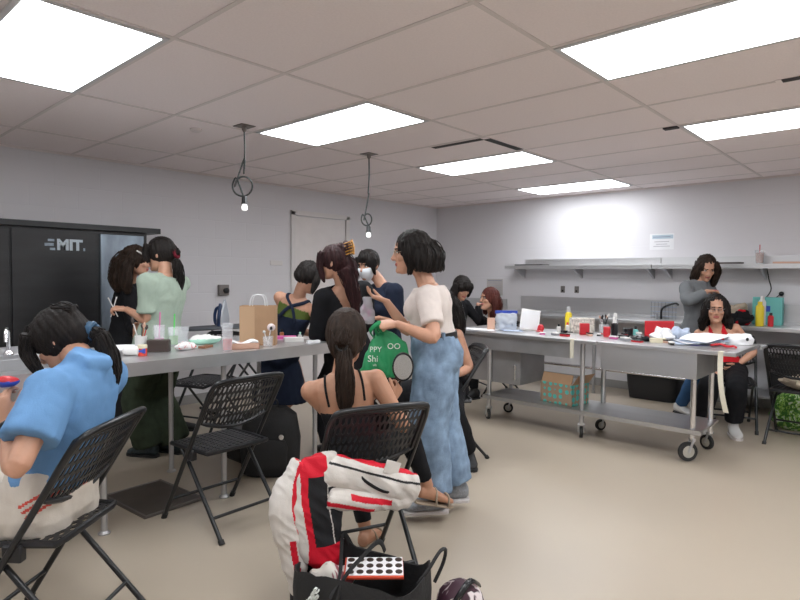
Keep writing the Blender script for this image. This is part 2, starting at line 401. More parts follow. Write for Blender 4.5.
MB().lathe([(.028,0),(.028,.012),(.016,.03)]).obj('faucet_base', CHROME, t)

# drain grate / dark floor plate beneath the table
GRATE = mat('dark_floor_plate', (.14,.115,.10), .45, .4, var=.1)
t = thing('floor_plate', 'dark square metal plate set in the floor under the empty chair', 'floor plate', (1.62,3.56,0), R(4))
MB().box((-.20,-.27,0),(.20,.27,.006)).obj('plate', GRATE, t, bevel=.002)
MB().tube([(-.18,-.25,.008),(.18,-.25,.008),(.18,.25,.008),(-.18,.25,.008)], .005, 6, closed=True).obj('plate_rim', GBOX, t)

# ------------------------------------------------------------------ wheeled steel table on the right
ZT = .87
tr = thing('steel_table', 'long wheeled stainless steel worktable covered in make-up, with a lower shelf', 'table', (0,0,0))
MB().box((4.68,2.055,ZT-.03),(5.46,3.62,ZT)).obj('tabletop', STEEL, tr, smooth=False, bevel=.003)
MB().box((4.68,1.02,ZT-.03),(5.46,2.045,ZT)).obj('tabletop', STEEL, tr, smooth=False, bevel=.003)
MB().box((4.72,2.30,.70),(4.735,3.6,ZT-.03)).obj('apron', STEEL2, tr, smooth=False)
MB().box((4.70,1.28,.64),(5.3,2.02,ZT-.03)).obj('drawer_box', STEEL, tr, smooth=False, bevel=.004)
MB().box((4.83,2.86,.37),(5.3,3.6,.80)).obj('steel_cupboard', STEEL2, tr, smooth=False, bevel=.004)
MB().tube([(4.825,2.90,.42),(4.80,2.90,.42),(4.80,2.90,.56),(4.825,2.90,.56)], .008).obj('cupboard_handle', CHROME, tr)
b = MB().box((4.74,1.25,.235),(5.24,3.22,.25)).box((4.735,1.25,.215),(4.75,3.22,.25)); b.obj('lower_shelf', STEEL, tr, smooth=False)
def caster(x, y, ang, rr, par):
    c = math.cos(ang); s_ = math.sin(ang)
    cz = rr; ox, oy = x + c*rr*.45, y + s_*rr*.45
    M = Matrix.Rotation(ang, 3, 'Z') @ Matrix.Rotation(R(90), 3, 'X')
    w_ = MB().lathe([(rr*.55,-.014),(rr*.97,-.014),(rr,-.008),(rr,.008),(rr*.97,.014),(rr*.55,.014)], c=(ox,oy,cz), n=24, M=M).obj('caster_wheel', RUBBER, par)
    MB().lathe([(.01,-.017),(rr*.62,-.016),(rr*.62,.016),(.01,.017)], c=(ox,oy,cz), n=20, M=M).obj('wheel_disc', GREYW, w_)
    f = MB()
    for q in (-.022,.022):
        nx, ny = -s_*q, c*q
        f.tube([(x+nx,y+ny,rr*2+.02),(ox+nx,oy+ny,cz)], .009, 6)
    f.tube([(x-s_*-.03,y+c*-.03,rr*2+.02),(x-s_*.03,y+c*.03,rr*2+.02)], .014, 8)
    f.tube([(ox+s_*.028,oy-c*.028,cz),(ox-s_*.028,oy+c*.028,cz)], .007, 8)
    f.obj('caster_fork', STEEL2, par)
GREYW = mat('pale_wheel_disc', (.45,.43,.38), .5)
for k, (x, y, a, rr) in enumerate(((4.78,1.32,2.4,.075),(5.19,1.30,1.1,.06),(4.79,2.22,.5,.05),(5.19,2.20,2.6,.05),(4.79,3.18,.9,.05),(5.19,3.18,2.1,.05))):
    o = MB().tube([(x,y,rr*2+.02),(x,y,ZT-.03)], .021, 14).obj('leg', CHROME if k < 2 else STEEL, tr)
    caster(x, y, a, rr, o)
MB().tube([(5.42,1.0,.845),(5.60,1.0,.845),(5.60,1.10,.845)], .012).obj('side_rail', STEEL2, tr)

# masking tape strips hanging from the table edge
TAPE = mat('cream_tape', (.72,.68,.56), .6)
for y0, lab, l in ((2.25,'short cream tape strip hanging from the table edge at the seam',.17),(1.10,'long cream tape strip hanging at the right corner of the wheeled table',.46)):
    o = MB().sheet(lambda a, c_, y0=y0, l=l: (4.72 - .0435*min(1,a*20) - .03*math.sin(max(0,a-.1)*3.0)*(l>.3), y0 + .035*c_ - .05*a*a*(l>.3), .8715 - max(0,a-.05)*l), 20, 1, th=.002).obj('tape_strip', TAPE)
    tag(o, lab, 'tape')

# ------------------------------------------------------------------ counter along the back wall, backsplash and shelf
tc_ = thing('wall_counter', 'stainless steel counter with backsplash running along the back wall', 'counter', (0,0,0))
MB().box((6.72,-.9,.88),(7.29,4.36,.92)).obj('worktop', STEEL, tc_, smooth=False, bevel=.004)
MB().box((7.285,-.9,.92),(7.311,4.32,1.135)).obj('backsplash', STEEL, tc_, smooth=False)
MB().box((7.22,-.9,.92),(7.285,4.32,.955)).obj('backsplash_ledge', STEEL2, tc_, smooth=False)
for y in (4.28,3.0,1.9,.6,-.8):
    MB().tube([(6.78,y,0),(6.78,y,.88)], .02).obj('leg', STEEL2, tc_)
MB().tube([(6.78,4.28,.30),(6.78,1.95,.30)], .016).obj('leg_rail', CHROME, tc_)
MB().box((6.76,-.85,.20),(7.28,1.80,.215)).obj('lower_shelf', STEEL2, tc_, smooth=False)
tc2 = thing('wall_counter', 'short steel counter with low backsplash in the far corner behind the red-haired person', 'counter', (0,0,0))
MB().box((6.9,4.55,.84),(7.29,5.35,.87)).obj('worktop', STEEL2, tc2, smooth=False)
MB().box((7.29,4.56,.87),(7.311,5.33,1.08)).obj('backsplash', STEEL2, tc2, smooth=False)
for y in (4.6,5.3): MB().tube([(6.95,y,0),(6.95,y,.84)], .02).obj('leg', STEEL2, tc2)
ts = thing('wall_shelf', 'long stainless steel wall shelf on brackets along the back wall', 'shelf', (0,0,0))
for ya, yb in ((2.42,4.40),(-.9,2.41)):
    MB().box((6.97,ya,1.535),(7.311,yb,1.56)).obj('shelf_board', STEEL, ts, smooth=False, bevel=.003)
    MB().box((7.29,ya-.0+(.12 if ya<0 else 0),1.56),(7.311,yb-(.14 if yb>4 else 0),1.65)).obj('shelf_upstand', STEEL, ts, smooth=False)
    MB().box((6.97,ya,1.51),(6.978,yb,1.535)).obj('shelf_lip', STEEL, ts, smooth=False)
for y in (4.28,3.42,2.50,2.30,1.33,.3):
    b = MB(); a = [(7.311,y-.012,1.533),(7.311,y-.012,1.39),(7.23,y-.012,1.43),(7.06,y-.012,1.515),(7.06,y-.012,1.533)]; c_ = [(p[0],y+.012,p[2]) for p in a]
    b.add(a+c_, [(0,1,2,3,4),(9,8,7,6,5)]+[(i,i+5,(i+1)%5+5,(i+1)%5) for i in range(5)]); b.obj('shelf_bracket', STEEL2, ts, smooth=False)

# ------------------------------------------------------------------ folding chair (faces local +x)
def hexpanel(mb, fn, u0, u1, v0, v1, cu, cv, hole=.62, m=0, th=.004, vlo=None):
    """lattice of staggered elongated holes over a surface fn(u,v)"""
    cl = lambda u: min(max(u, u0), u1)
    def cv_(u, v): return max(v, vlo(u)) if vlo else max(v, v0)
    rows = int((v1-v0)/(cv*.75))+2; cols = int((u1-u0)/cu)+2
    for r_ in range(-1, rows):
        for c_ in range(-1, cols):
            uc = u0 + (c_ + (.5 if r_ % 2 else 0))*cu; vc = v0 + r_*cv*.75
            hx = [(0,.5),(.5,.25),(.5,-.25),(0,-.5),(-.5,-.25),(-.5,.25)]
            O = [(cl(uc+a*cu), min(cv_(uc+a*cu, vc+b_*cv), v1)) for a, b_ in hx]
            au = [p[0] for p in O]; av = [p[1] for p in O]
            if max(au)-min(au) < cu*.3 or max(av)-min(av) < cv*.3: continue
            mu = sum(au)/6; mv = sum(av)/6
            I = [(mu+(p[0]-mu)*hole, mv+(p[1]-mv)*(hole+.1)) for p in O]
            vs = []
            for side in (1,-1):
                for L in (O, I):
                    for p in L:
                        q = V(fn(*p)); vs.append((q, side))
            out = []
            for q, side in vs: out.append(q + NRM(fn)*side*th/2)
            fs = []
            for k in range(6):
                k2 = (k+1)%6; fs += [(k,k2,6+k2,6+k),(12+k,18+k,18+k2,12+k2),(6+k,6+k2,18+k2,18+k)]
            mb.add(out, fs, m)
def NRM(fn):
    a = V(fn(.001,0))-V(fn(-.001,0)); b_ = V(fn(0,.001))-V(fn(0,-.001)); return a.cross(b_).normalized()
def folding_chair(name, label, group='black mesh folding chairs'):
    t = thing(name, label, 'chair', (0,0,0), 0, group)
    px = lambda z: .25 - .62*z
    w = .225
    f = MB(); pts = [(px(.012),-w,.012),(px(.40),-w,.40),(px(.78),-w,.78)]
    top = [(px(.82)-.005,-w+.008,.82),(px(.845)-.012,-w+.04,.845),(px(.855)-.025,0,.855),(px(.845)-.012,w-.04,.845),(px(.82)-.005,w-.008,.82)]
    f.tube([pts[0],pts[1],pts[2]]+crom(top,4)+[(px(.78),w,.78),(px(.40),w,.40),(px(.012),w,.012)], .0125, 10)
    f.obj('chair_frame', BLACKM, t)
    for s in (-1,1):
        y = s*(w-.03)
        f = MB().tube([(.10,y,.425),(.02,y,.36),(-.29,y,.012)], .0115, 10); o = f.obj('rear_leg', BLACKM, t)
        MB().tube([(-.285,y,.02),(-.30,y,0.0)], .016, 10).obj('foot_cap', RUBBER, o)
        MB().tube([(px(.03),s*w,.03),(px(0),s*w,0)], .016, 10).obj('foot_cap', RUBBER, t)
        MB().box((px(.46)-.02,min(s*w,s*(w-.035)),.39),(px(.46)+.05,max(s*w,s*(w-.035)),.45)).obj('hinge_bracket', BLACKP, t, bevel=.006)
    MB().tube([(px(.13),-w,.13),(px(.13),w,.13)], .009).obj('front_brace', BLACKM, t)
    xb = lambda z: .02 - .31*(.36-z)/.348
    MB().tube([(xb(.11),-w+.03,.11),(xb(.11),w-.03,.11)], .009).obj('rear_brace', BLACKM, t)
    # seat
    def sf(u, v): return (u, v, .445 + .010*math.cos(v/.2*1.5) - .03*max(0,(u-.16)/.09)**2*1.0)
    s = MB(); hexpanel(s, sf, -.165, .235, -.185, .185, .032, .05, .45)
    s.tube([sf(u,v) for u, v in ([(-.17,-.15),(-.16,-.19),(.0,-.2),(.20,-.2),(.245,-.17),(.25,0),(.245,.17),(.20,.2),(.0,.2),(-.16,.19),(-.17,.15)])], .013, 8, closed=True, flat=1)
    s.obj('seat', BLACKP, t)
    # backrest
    lo = lambda u: .615 - .050*math.cos(u/.21*1.5)
    def bf(u, v): return (px(v) - .035*math.cos(u/.21*1.4) + .01, -u, v)
    s = MB(); hexpanel(s, bf, -.205, .205, .565, .825, .024, .062, .60, vlo=lo)
    P = [(-.21,.61),(-.215,.72),(-.212,.82)] + [(u,.838) for u in (-.15,-.08,0,.08,.15)] + [(.212,.82),(.215,.72),(.21,.61)] + [(u,lo(u)-.004) for u in (.17,.10,.03,-.03,-.10,-.17)]
    s.tube([bf(u,v) for u, v in P], .0125, 8, closed=True)
    s.obj('backrest', BLACKP, t)
    return t
CH = folding_chair('folding_chair', 'empty black mesh folding chair drawn up to the left steel table')
CH.location = (1.76,2.98,0); CH.rotation_euler = (0,0,R(92))
def put(x, y, hd, label): return dup(CH, (x,y,0), R(hd), label)
put(.72, 2.49, 129, 'black mesh folding chair holding the person in the blue top at the left edge')
put(1.86, 1.95, 68, 'black mesh folding chair in front centre with the red and white jacket hung on it')
put(3.64, 2.83, 140, 'black folding chair behind the standing person in jeans')
put(5.99, .80, -3, 'black folding chair at the right edge with a beige cloth on its seat')
put(6.17, 1.40, 195, 'dark folding chair under the seated person in the red halter top')
put(5.95, 3.90, 150, 'dark folding chair under the red-haired seated person')
put(2.72, 4.86, 200, 'dark folding chair behind the left table beside the olive trousers')

# ------------------------------------------------------------------ people
UP = V((0,0,1))
def yawv(d): return V((math.cos(R(d)), math.sin(R(d)), 0))
def cap(mb, a, b, ra, rb, n=14):
    mb.tube([a, b], [ra, rb], n); mb.ell(a, ra*.995, n); mb.ell(b, rb*.995, n)
def ik(a, t, l1, l2, hint):
    d = t - a; L = max(min(d.length, (l1+l2)*.995), abs(l1-l2)+.02); k = d.normalized(); t = a + k*L
    x = (l1*l1 - l2*l2 + L*L)/(2*L); h = math.sqrt(max(0, l1*l1-x*x)); hint = V(hint)
    n = (hint - k*hint.dot(k)); n = n.normalized() if n.length > 1e-4 else k.orthogonal().normalized()
    return a + k*x + n*h, t
def fr(look, up=UP):
    f = V(look).normalized(); l = V(up).cross(f).normalized(); u = f.cross(l); return f, l, u

class Fig:
    def __init__(s, P, yaw, N, HC, look, H=1.63, cyaw=None, hup=UP, name_label='', bow=0.0):
        s.P, s.N, s.HC, s.H = V(P), V(N), V(HC), H; k = s.k = H/1.65
        s.hf = yawv(yaw); s.cf = yawv(yaw if cyaw is None else cyaw)
        s.F = fr(look, hup); s.sp = (s.N - s.P).normalized()
        mid = (s.P + s.N)/2 - s.hf*(.0 + bow)
        s.curve = crom([s.P - s.sp*.10*k, s.P, mid, s.N, s.N + s.sp*.05*k], 8)
        s.L1, s.L2, s.T1, s.T2 = .275*k, .235*k, .405*k, .385*k
        # chest frame
        c = s.cf - s.sp*s.cf.dot(s.sp); s.CF = c.normalized(); s.CL = s.sp.cross(s.CF).normalized()
        h = s.hf - s.sp*s.hf.dot(s.sp)*.6; s.HF = h.normalized(); s.HL = UP.cross(s.hf).normalized()
        s.S = {'L': s.N - s.sp*.055*k + s.CL*.158*k - s.CF*.005, 'R': s.N - s.sp*.055*k - s.CL*.158*k - s.CF*.005}
        s.hip = {'L': s.P + s.HL*.088*k - UP*.015, 'R': s.P - s.HL*.088*k - UP*.015}
        s.arms = {}; s.legs = {}
    def arm(s, side, wrist, hint=(0,0,-1), hd=None, palm=(0,0,-1), curl=.5, spread=0.):
        e, w = ik(s.S[side], V(wrist), s.L1, s.L2, hint)
        hd = (V(hd) if hd else (w-e)).normalized(); s.arms[side] = (e, w, hd, V(palm), curl, spread); return s
    def leg(s, side, ankle, hint=(1,0,0), toe=None):
        kn, a = ik(s.hip[side], V(ankle), s.T1, s.T2, hint); s.legs[side] = (kn, a, V(toe) if toe else s.hf.copy()); return s
    def spine(s, t):
        # t 0 at the pelvis, 1 at the neck base
        L = s.curve; n = len(L)-1; x = (t+.3)/(1+.3+.12)
        d = s.P + (s.N - s.P)*t
        b = 4*max(0,t)*(1-min(1,max(0,t)))
        return d - s.hf*0.0*b + (s.bowv*b if hasattr(s,'bowv') else V((0,0,0)))
    TS = [(-.24,.085,.075,0),(-.13,.158,.108,-.01),(0,.168,.118,-.012),(.13,.158,.108,-.006),(.30,.126,.088,0),(.42,.116,.084,.002),(.58,.128,.092,.006),(.72,.142,.100,.010),(.86,.150,.086,.002),(.95,.128,.062,-.006),(1.03,.062,.050,-.006)]
    def torso(s, mb, infl=0., t0=-.24, t1=1.03, flare=0., seg=3, bust=True, butt=True):
        k = s.k; rows = []
        def samp(t):
            T = s.TS; 
            for i in range(len(T)-1):
                if T[i][0] <= t <= T[i+1][0]:
                    q = (t-T[i][0])/(T[i+1][0]-T[i][0]); return [T[i][j]+(T[i+1][j]-T[i][j])*q for j in (1,2,3)]
            return list((T[0] if t < T[0][0] else T[-1])[1:])
        n = 16
        for i in range(n+1):
            t = t0 + (t1-t0)*i/n; a, b, o = samp(t); q = min(1, max(0, t))
            A = (s.HL*(1-q) + s.CL*q).normalized(); Bf = (s.HF*(1-q) + s.CF*q).normalized()
            fl = flare*max(0,(1-(t-t0)/.5))
            rows.append((s.spine(t) + Bf*o*k, A*(a*k+infl+fl), Bf*(b*k+infl+fl)))
        mb.loft(rows, 24, pw=.9)
        if bust and t0 < .6 and t1 > .8:
            for q in (1,-1): mb.ell(s.spine(.70) + s.CL*q*.062*k + s.CF*.062*k, .052*k+infl)
        if butt and t0 < 0:
            for q in (1,-1): mb.ell(s.spine(-.05) + s.HL*q*.07*k - s.HF*.045*k, .088*k+infl*.8)
    def armgeo(s, mb, side, infl=0., a0=0., a1=1., flare=0.):
        if side not in s.arms: return
        k = s.k; S = s.S[side]; e, w = s.arms[side][:2]; q = 1 if side == 'L' else -1
        L = [(S, .050*k), (S+(e-S)*.35, .044*k), (S+(e-S)*.75, .038*k), (e, .036*k), (e+(w-e)*.3, .036*k), (e+(w-e)*.7, .028*k), (w, .0225*k)]
        D = [0]; 
        for i in range(1, 7): D.append(D[-1] + (L[i][0]-L[i-1][0]).length)
        T = D[-1]; pts = []; rs = []
        N = 22
        for i in range(N+1):
            d = T*(a0 + (a1-a0)*i/N)
            j = max(x for x in range(6) if D[x] <= d+1e-9)
            u = min(1, (d-D[j])/(D[j+1]-D[j])); pts.append(L[j][0].lerp(L[j+1][0], u)); rs.append(L[j][1]+(L[j+1][1]-L[j][1])*u + infl + flare*i/N)
        # smooth the elbow
        for _ in range(2): pts = [pts[0]] + [(pts[i-1]+pts[i]*2+pts[i+1])/4 for i in range(1, N)] + [pts[-1]]
        mb.tube(pts, rs, 14)
        if a0 == 0:
            mb.ell(S, .052*k+infl)
            mb.tube([s.N - s.sp*.035*k + s.CL*q*.035*k, S + s.sp*.004], [.040*k+infl, .044*k+infl], 12)
    def hand(s, mb, side):
        e, w, d, pn, curl, spread = s.arms[side]; k = s.k*.97
        n = (pn - d*pn.dot(d)).normalized(); sd = d.cross(n).normalized()
        # sd points to the little finger side or thumb side: thumb = towards body midline for palm down
        th = sd if side == 'R' else -sd
        rows = []
        for t, a, b in ((-.02,.021,.017),(.0,.022,.017),(.025,.032,.016),(.055,.039,.0145),(.08,.040,.013),(.092,.036,.010)):
            rows.append((w + d*t*k + th*(-.002), th*a*k, n*b*k))
        mb.loft(rows, 14, pw=.85)
        for i, (off, ln) in enumerate(((.030,.068),(.0105,.078),(-.0095,.072),(-.029,.056))):
            b0 = w + d*.080*k + th*off*k; dirv = (d + th*off*(2.0+spread*5)).normalized(); p = b0 - d*.02; pts = [p, b0]; ang = 0; cr = curl*(1 + .12*i)
            for seg_, q in enumerate((.45,.30,.25)):
                ang += cr*(.9 if seg_ == 0 else .95); v = dirv*math.cos(ang) + n*math.sin(ang); b0 = b0 + v*ln*q*k; pts.append(b0)
            r = .0088*k; mb.tube(pts, [r*1.05, r*1.08, r, r*.93, r*.78], 8); mb.ell(pts[-1], r*.78, 8)
        b0 = w + d*.022*k + th*.022*k; v = (d*.72 + th*.62 + n*.28).normalized(); p1 = b0 + v*.042*k; v2 = (d*.88 + th*.15 + n*(.3+.5*curl)).normalized(); p2 = p1 + v2*.030*k; p3 = p2 + (v2 + n*.25*curl).normalized()*.022*k
        mb.tube([b0, p1, p2, p3], [.0155*k,.0118*k,.0100*k,.0082*k], 8); mb.ell(p3, .0082*k, 8)
    def leggeo(s, mb, side, infl=0., a0=0., a1=1., flare=0., loose=0.):
        if side not in s.legs: return
        k = s.k; h = s.hip[side]; kn, an = s.legs[side][:2]; back = -s.hf
        L = [(h, .086*k), (h+(kn-h)*.3, .080*k), (h+(kn-h)*.75, .060*k), (kn, .053*k), (kn+(an-kn)*.28, .053*k), (kn+(an-kn)*.65, .041*k), (an, .033*k)]
        D = [0]
        for i in range(1, 7): D.append(D[-1] + (L[i][0]-L[i-1][0]).length)
        T = D[-1]; pts = []; rs = []; N = 26
        for i in range(N+1):
            f = a0 + (a1-a0)*i/N; d = T*f
            j = max(x for x in range(6) if D[x] <= d+1e-9); u = min(1, (d-D[j])/(D[j+1]-D[j]))
            pts.append(L[j][0].lerp(L[j+1][0], u)); rs.append(L[j][1]+(L[j+1][1]-L[j][1])*u + infl + loose*min(1,f*2) + flare*max(0, f-.45)*2)
        for _ in range(2): pts = [pts[0]] + [(pts[i-1]+pts[i]*2+pts[i+1])/4 for i in range(1, N)] + [pts[-1]]
        mb.tube(pts, rs, 16)
        if a0 == 0: mb.ell(h, .090*k+infl)
    def foot(s, mb, side, infl=0.):
        kn, an, toe = s.legs[side]; k = s.k; t = toe.normalized(); l = UP.cross(t); l = l.normalized() if l.length > .01 else s.HL; u = t.cross(l)
        sec = [(-.055,.018,.020,-.035),(-.045,.030,.034,-.030),(-.01,.036,.045,-.022),(.04,.037,.036,-.035),(.09,.043,.026,-.047),(.135,.045,.019,-.055),(.165,.036,.013,-.060),(.178,.018,.008,-.062)]
        mb.loft([(an + t*a*k + u*(o*k), l*(b*k+infl), u*(c*k+infl*.6)) for a, b, c, o in sec], 14, pw=.85)
        mb.tube([an + (kn-an)*.12, an - u*.02], [.033*k, .034*k], 12)
    def hp(s, f, l, u): k = s.hs; return s.HC + s.F[0]*f*k + s.F[1]*l*k + s.F[2]*u*k
    hs = 1.0
    def head(s, mb):
        f, l, u = s.F
        T = [(-.118,.050,.020,.020),(-.108,.048,.036,.038),(-.090,.036,.050,.056),(-.062,.020,.060,.074),(-.03,.008,.068,.086),(.0,.0,.072,.094),(.035,-.006,.074,.099),(.065,-.010,.070,.094),(.09,-.012,.057,.076),(.107,-.012,.036,.048),(.114,-.012,.014,.02)]
        mb.loft([(s.hp(o,0,z), l*a, f*b) for z, o, a, b in T], 24)
        hp = s.hp
        mb.tube([hp(.088,0,.022), hp(.098,0,.0), hp(.112,0,-.022), hp(.104,0,-.032)], [.007,.009,.0125,.010], 10)
        for q in (1,-1): mb.ell(hp(.100,q*.012,-.028), .009, 8)
        mb.ell(hp(.086,0,-.058), (.016,.024,.012), 12, ax=(f,l,u)); mb.ell(hp(.084,0,-.095), (.018,.022,.018), 12, ax=(f,l,u))
        mb.ell(hp(.084,0,.034), (.012,.045,.010), 12, ax=(f,l,u))
        for q in (1,-1):
            mb.ell(hp(.060,q*.040,-.022), (.028,.022,.022), 10, ax=(f,l,u))
            mb.ell(hp(-.012,q*.077,-.008), (.020,.008,.032), 12, ax=((f-l*q*.3).normalized(),l,u))
        nb = s.N - s.sp*.02; mb.tube([nb, s.N + (hp(-.03,0,-.06)-s.N)*.5, hp(-.015,0,-.05)], [.056*s.k,.049*s.k,.050*s.k], 14)
    def build(s, label, skin, top=None, bottom=None, shoes=None, hair=None, closed_eyes=False, extra=None, voxel_size=.0048, group=None):
        base = V((s.P.x, s.P.y, 0)); t = thing('person', label, 'person', base, 0, group); s.root = t; s.base = base
        mb = MB(); s.torso(mb); s.head(mb)
        for q in 'LR':
            if q in s.arms: s.armgeo(mb, q); s.hand(mb, q)
            if q in s.legs: s.leggeo(mb, q); s.foot(mb, q)
        f, l, u = s.F
        def mi(c):
            d = c - s.HC; a, b, z = d.dot(f), d.dot(l), d.dot(u)
            if a > .086 and abs(b) < .023 and -.068 < z < -.050: return 1
            if a > .072 and .012 < abs(b) < .046 and .027 < z < .036: return 2
            if closed_eyes and a > .070 and .014 < abs(b) < .044 and .004 < z < .010: return 2
            return 0
        ex = MB()
        if not closed_eyes:
            for q in (1,-1):
                ex.ell(s.hp(.0815,q*.031,.012), (.008,.0145,.0068), 10, 3, ax=(f,l,u)); ex.ell(s.hp(.0880,q*.030,.012), (.0025,.0062,.0062), 10, 2, ax=(f,l,u))
                ex.tube([s.hp(.083,q*.015,.016), s.hp(.0895,q*.030,.0205), s.hp(.081,q*.046,.016)], .0022, 6, 2)
        finish(voxel(mb, voxel_size, 3), 'body', [skin, LIP, EYEB, EYEW], t, mi=mi, off=base, extra=ex)
        if top: s.top(**top)
        if bottom: s.bottom(**bottom)
        if shoes: s.shoes(**shoes)
        if hair: s.hair(**hair)
        return s
    def cfr(s, c): d = c - s.N; return d.dot(s.CF), d.dot(s.CL), d.dot(s.sp)
    def wr(s, amp, sc=9., st=(1,1,.6)):
        o = random.random()*50
        return lambda p: amp*(noise.noise(V((p.x*sc*st[0]+o, p.y*sc*st[1], p.z*sc*st[2]))) + .5*abs(noise.noise(V((p.x*sc*2.2+o, p.y*sc*2.2, p.z*sc*1.6)))))
    def top(s, m, name='shirt', infl=.012, t0=-.08, t1=1.03, sleeve=.42, sinf=None, sflare=0., amp=.010, flare=.0, cut=None, mi=None, vs=.009, more=None, parts=None, arms='LR'):
        mb = MB(); s.torso(mb, infl, t0, t1, flare, butt=t0 < -.03)
        if sleeve:
            for q in arms: s.armgeo(mb, q, infl if sinf is None else sinf, 0, sleeve, sflare)
        if more: more(mb, s)
        C = (lambda c: cut(*s.cfr(c))) if cut else None
        I = (lambda c: mi(*s.cfr(c), c)) if mi else None
        return finish(voxel(mb, vs, 4), name, m, s.root, off=s.base, disp=s.wr(amp), cut=C, mi=I)
    def bottom(s, m, name='trousers', infl=.010, t1=.32, frac=.95, flare=0., loose=0., amp=.009, mi=None, skirt=None, vs=.009):
        mb = MB(); s.torso(mb, infl, -.24, t1, bust=False)
        if skirt:
            z1, wid = skirt; rows = []
            for i in range(9):
                q = i/8; z = s.P.z*(1-q) + z1*q; c = V((s.P.x, s.P.y, z)) + V((0,0,0)); rows.append((c, s.HL*(.17+wid*q), s.hf*(.13+wid*q)))
            mb.loft(rows, 24)
        else:
            for q in 'LR': s.leggeo(mb, q, infl, 0, frac, flare, loose)
        return finish(voxel(mb, vs, 4), name, m, s.root, off=s.base, disp=s.wr(amp, 8), mi=(lambda c: mi(c)) if mi else None)
    def shoes(s, m, sole, only='LR', name='shoe'):
        for q in only:
            if q not in s.legs: continue
            kn, an, toe = s.legs[q]; k = s.k; t = toe.normalized(); l = UP.cross(t).normalized(); u = t.cross(l); mb = MB()
            sec = [(-.068,.022,.026,-.032),(-.055,.036,.044,-.026),(-.01,.043,.052,-.022),(.03,.044,.046,-.030),(.08,.049,.034,-.042),(.13,.052,.026,-.051),(.17,.043,.020,-.056),(.192,.020,.012,-.062)]
            mb.loft([(an + t*a*k + u*(o*k), l*(b*k), u*(c*k)) for a, b, c, o in sec], 18, pw=.85)
            mb.tube([an + (kn-an)*.10, an - u*.02], [.042*k,.044*k], 14)
            o = finish(voxel(mb, .007, 2), name, m, s.root, off=s.base)
            sb = MB(); sb.loft([(an + t*a*k + u*(-.083*k), l*(b*k), u*(.013*k)) for a, b in ((-.074,.02),(-.06,.038),(-.01,.044),(.04,.043),(.09,.050),(.14,.053),(.18,.042),(.2,.018))], 14, pw=.5)
            sb.v = [tuple(V(p)-s.base) for p in sb.v]; sb.obj('sole', sole, o)
    def hair(s, m, items, strands=0, amp=.005, cut=None, name='hair', sr=.0032, vs=.006, fine=(55,55,9)):
        f, l, u = s.F; mb = MB(); ex = MB(); rnd = random.Random(5)
        for it in items:
            kd, a, b = it[:3]
            if kd == 'e': mb.ell(s.hp(*a), tuple(x*s.hs for x in b), 20, ax=(f,l,u)); continue
            P = [s.hp(*p) for p in a] if kd == 't' else [s.HC + V(p) for p in a]
            P = crom(P, 5); rr = [lerpl(b, i/(len(P)-1)) for i in range(len(P))]
            fl = it[3] if len(it) > 3 else None
            mb.tube(P, rr, 14, flat=fl)
            if strands:
                for j in range(strands):
                    an = 2*PI*rnd.random(); ph = rnd.random()*6; pts = []
                    L = len(P) if rnd.random() < .4 else int(len(P)*(.75+.25*rnd.random()))
                    for i in range(1, L):
                        T = (P[min(i+1,len(P)-1)]-P[i-1]).normalized(); A = T.orthogonal().normalized(); B = T.cross(A)
                        pts.append(P[i] + (A*math.cos(an+.15*math.sin(i*.5+ph)) + B*math.sin(an+.15*math.sin(i*.5+ph))*(fl or 1))*rr[i]*(1.0+.13*math.sin(i*.7+ph)))
                    if len(pts) > 3:
                        P2 = pts[-1] + (pts[-1]-pts[-2])*rnd.random()*.9; pts.append(P2); ex.tube(pts, [sr]*(len(pts)-2)+[sr*.7, sr*.2], 5)
        C = None
        if cut:
            def C(c): d = c - s.HC; return cut(d.dot(f), d.dot(l), d.dot(u))
        def dsp(p):
            d = p - s.HC; a = math.atan2(d.dot(l), -d.dot(f)); 
            return amp*(noise.noise(V((a*7+d.dot(f)*30, d.dot(l)*fine[1]*.5, d.dot(u)*fine[2]))) + .6*noise.noise(V((d.x*fine[0]*1.6, d.y*fine[1]*1.6, d.z*fine[2]))))
        return finish(voxel(mb, vs, 3), name, m, s.root, off=s.base, disp=dsp, cut=C, extra=ex)
    def child(s, mb, name, m, label=None, **kw):
        mb.v = [tuple(V(p) - s.base) for p in mb.v]; o = mb.obj(name, m, s.root, **kw)
        if label: o['label'] = label
        return o

CAPH = ('e', (-.020,0,.020), (.106,.088,.108))
# fabrics
def cloth(name, c, rough=.85, var=.06, bump=.15, **k): return mat(name, c, rough, var=var, vscale=14, bump=bump, bscale=220, spec=.2, **k)
BLUEF = cloth('light_blue_fleece', (.15,.31,.56)); CREAM = cloth('cream_tee_cotton', (.70,.62,.58)); DENIM = cloth('faded_denim', (.22,.31,.43), var=.3, bump=.45)
BLKF = cloth('black_knit', (.010,.010,.012), var=.2); NAVY = cloth('navy_cotton', (.014,.020,.040), var=.15); SAGE = cloth('pale_sage_cotton', (.33,.40,.33)); OLIVE = cloth('olive_cotton', (.045,.060,.038), var=.2)
WHTF = cloth('cream_track_fabric', (.62,.56,.49)); REDF = cloth('crimson_cloth', (.50,.012,.020)); GREYF = cloth('heather_grey_knit', (.17,.18,.19)); GREENF = cloth('moss_green_cotton', (.11,.15,.035)); REDS = cloth('faded_red_stripe', (.55,.08,.06))
DJEAN = cloth('dark_blue_denim', (.035,.09,.20)); GREYS = cloth('grey_shirt', (.22,.23,.24))
SHOEW = mat('white_shoe_leather', (.62,.61,.60), .6); SHOEG = mat('grey_knit_shoe', (.26,.27,.29), .8, var=.2, vscale=90); SHOEB = mat('black_shoe', (.015,.015,.016), .6); SOLEW = mat('white_rubber_sole', (.58,.54,.53), .6)
SHOEN = mat('dark_teal_shoe', (.03,.045,.05), .7, var=.5, vscale=40)
LEAT = mat('black_leather', (.012,.012,.012), .4)

